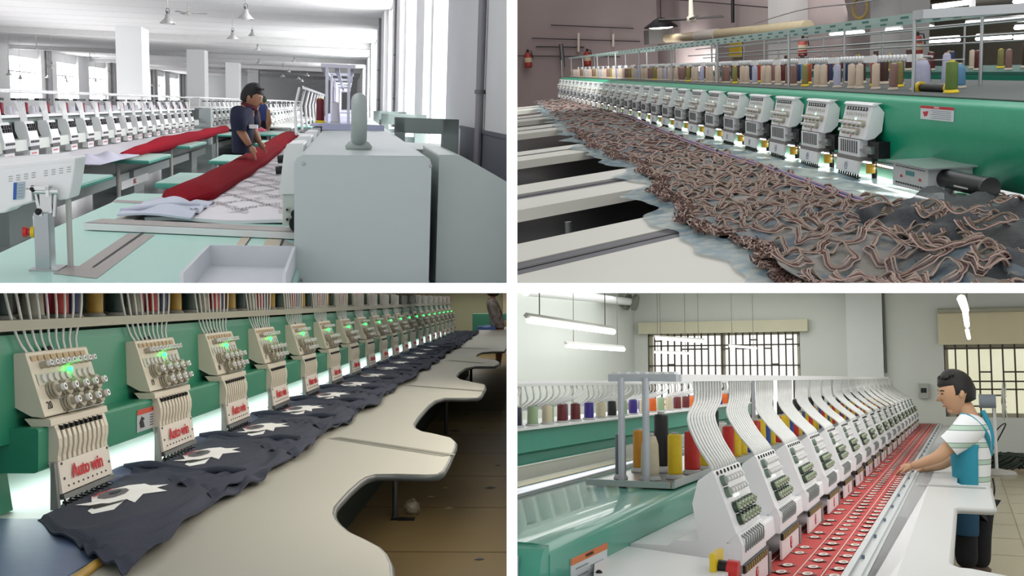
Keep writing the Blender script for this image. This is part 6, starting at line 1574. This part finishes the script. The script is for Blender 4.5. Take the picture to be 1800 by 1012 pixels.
for t in range(3):
    a = t*2.1; b.ball((cx_-.01, 13.2+.1*math.cos(a), hz+.1*math.sin(a)), .07, 8, 6, (.2,1,1))
b.build('fan_cage', mat('pale_fan_plastic', 'DADBD2', .5), fn)
b = MB(); rr = random.Random(5); c = wy(1768, 812, 13.6)
for q in range(9): b.tube([(c.x + (.15+rr.random()*.13)*math.cos(t*.7+q), 13.6 + .1*math.sin(t*.7+q), FL4 + .08 + .09*math.sin(t*1.1+q)+.05) for t in range(10)], .018, 5)
tag(b.build('cable_bundle', mat('dark_green_cable', '2E3A34', .6)), 'dark tangled cable bundle on the tile floor by the wall', 'cable')
b = MB(); b.tube(curve_pts([wy(1742,810,13.4), wy(1750,760,13.4), wy(1768,745,13.6), wy(1745,790,13.6), wy(1738,812,13.3)], 5), .008, 5); tag(b.build('power_cord', M_DARK), 'thin black cord hanging beside the pedestal fan', 'cord')

# ---------------------------------------------------------------- the partition between the halls: a wall and a floor slab, seen end on
CUR[0] = 0
WX = 0.0084; WY = 0.0080; FRONT = 1.6; DEEP = 130.0
wm = mat('white_plaster_partition', 'FFFFFF', .9, emit=0, var=0.0)
def camv(x, y, z): return CAM @ Vector((x, y, -z))
def slab(name, x0, x1, y0, y1):
    b = MB(); vs = [camv(x, y, z) for z in (FRONT, DEEP) for x, y in ((x0,y0),(x1,y0),(x1,y1),(x0,y1))]
    b.add(vs, [(0,1,2,3),(7,6,5,4),(0,4,5,1),(1,5,6,2),(2,6,7,3),(3,7,4,0)])
    return struct(b.build(name, wm, origin=vs[0]))
slab('wall_partition', -WX, WX, -40, 40)
slab('floor_partition', -60, -WX, -WY, WY)
slab('floor_partition', WX, 60, -WY, WY)

def finish():
    done = set()
    def grow(o, f):
        o.location = o.location * f
        if o.type == 'MESH':
            if o.data.name not in done: done.add(o.data.name); o.data.transform(Matrix.Scale(f, 4))
            for md in o.modifiers:
                if md.type == 'BEVEL': md.width *= f
        for ch in o.children: grow(ch, f)
    for o in TOPS:
        f = SC[HOF[o.name]]
        if f != 1: grow(o, f)
    for o in TOPS:
        k = HOF[o.name]
        if k: o.matrix_basis = HALL[k] @ o.matrix_basis
    bpy.context.view_layer.update()
    used = {}
    for top in list(TOPS):
        k = HOF[top.name]
        if not k: continue
        sx, sy = QUAD[k]
        px = camv(sx*WX, 0, 0); py = camv(0, sy*WY, 0)
        nx = CAM.to_3x3() @ Vector((-sx, 0, 0)); ny = CAM.to_3x3() @ Vector((0, -sy, 0))
        stack = [top]; members = []
        while stack:
            o = stack.pop(); members.append(o); stack += list(o.children)
        for o in reversed(members):
            if o.type != 'MESH': continue
            mw = CINV @ o.matrix_world
            bb = [mw @ Vector(c) for c in o.bound_box]
            over = any((c.x * sx < WX) or (c.y * sy < WY) or (-c.z < FRONT) for c in bb)
            if not over: continue
            if o.data.users > 1: o.data = o.data.copy()
            inv = o.matrix_world.inverted(); r3 = o.matrix_world.to_3x3().transposed()
            bm = bmesh.new(); bm.from_mesh(o.data)
            for p, n in ((px, nx), (py, ny), (camv(0, 0, FRONT), CAM.to_3x3() @ Vector((0, 0, 1)))):
                bmesh.ops.bisect_plane(bm, geom=bm.verts[:] + bm.edges[:] + bm.faces[:], plane_co=inv @ p, plane_no=r3 @ n, clear_outer=True)
            bm.to_mesh(o.data); nf = len(bm.faces); bm.free()
            if nf == 0 and not o.children: bpy.data.objects.remove(o)
    for top in list(TOPS):
        try:
            if top.type == 'EMPTY' and not top.children: bpy.data.objects.remove(top)
        except ReferenceError: pass

def merge_far(base, keep, name, label, cat):
    """the farthest of a very numerous kind become one object"""
    sc_ = []
    for o in TOPS:
        try:
            if o.name.split('.')[0] != base: continue
        except ReferenceError: continue
        c = CINV @ (o.matrix_world @ Vector((0, 0, 0))); h = (Vector(o.dimensions)*1.0).length / max(.1, -c.z)
        px = 900 + F*c.x/-c.z
        sc_.append((h if -20 < px < 1820 else 0, o))
    sc_.sort(key=lambda t: -t[0])
    far = [o for h, o in sc_[keep:]]
    if not far: return
    vs, fs, mi, mats = [], [], [], []
    for o in far:
        for p in [o] + list(o.children):
            if p.type != 'MESH': continue
            k = len(vs); mw = p.matrix_world
            vs += [mw @ v.co for v in p.data.vertices]
            idx = []
            for m in p.data.materials:
                if m not in mats: mats.append(m)
                idx.append(mats.index(m))
            for f in p.data.polygons: fs.append([k + i for i in f.vertices]); mi.append(idx[f.material_index] if idx else 0)
    me = bpy.data.meshes.new(name); og = vs[0].copy(); me.from_pydata([tuple(v - og) for v in vs], [], fs)
    for m in mats: me.materials.append(m)
    me.polygons.foreach_set('material_index', mi); me.polygons.foreach_set('use_smooth', [True]*len(fs)); me.update()
    q = bpy.data.objects.new(name, me); C.objects.link(q); q.location = og
    tag(q, label, cat, None, 'stuff')
    for o in far:
        for p in list(o.children): bpy.data.objects.remove(p)
        bpy.data.objects.remove(o)
finish()
bpy.context.view_layer.update()
merge_far('thread_spool', 292, 'distant_thread_spools', 'tiny distant thread spools at the far ends of the machine shelves', 'thread')
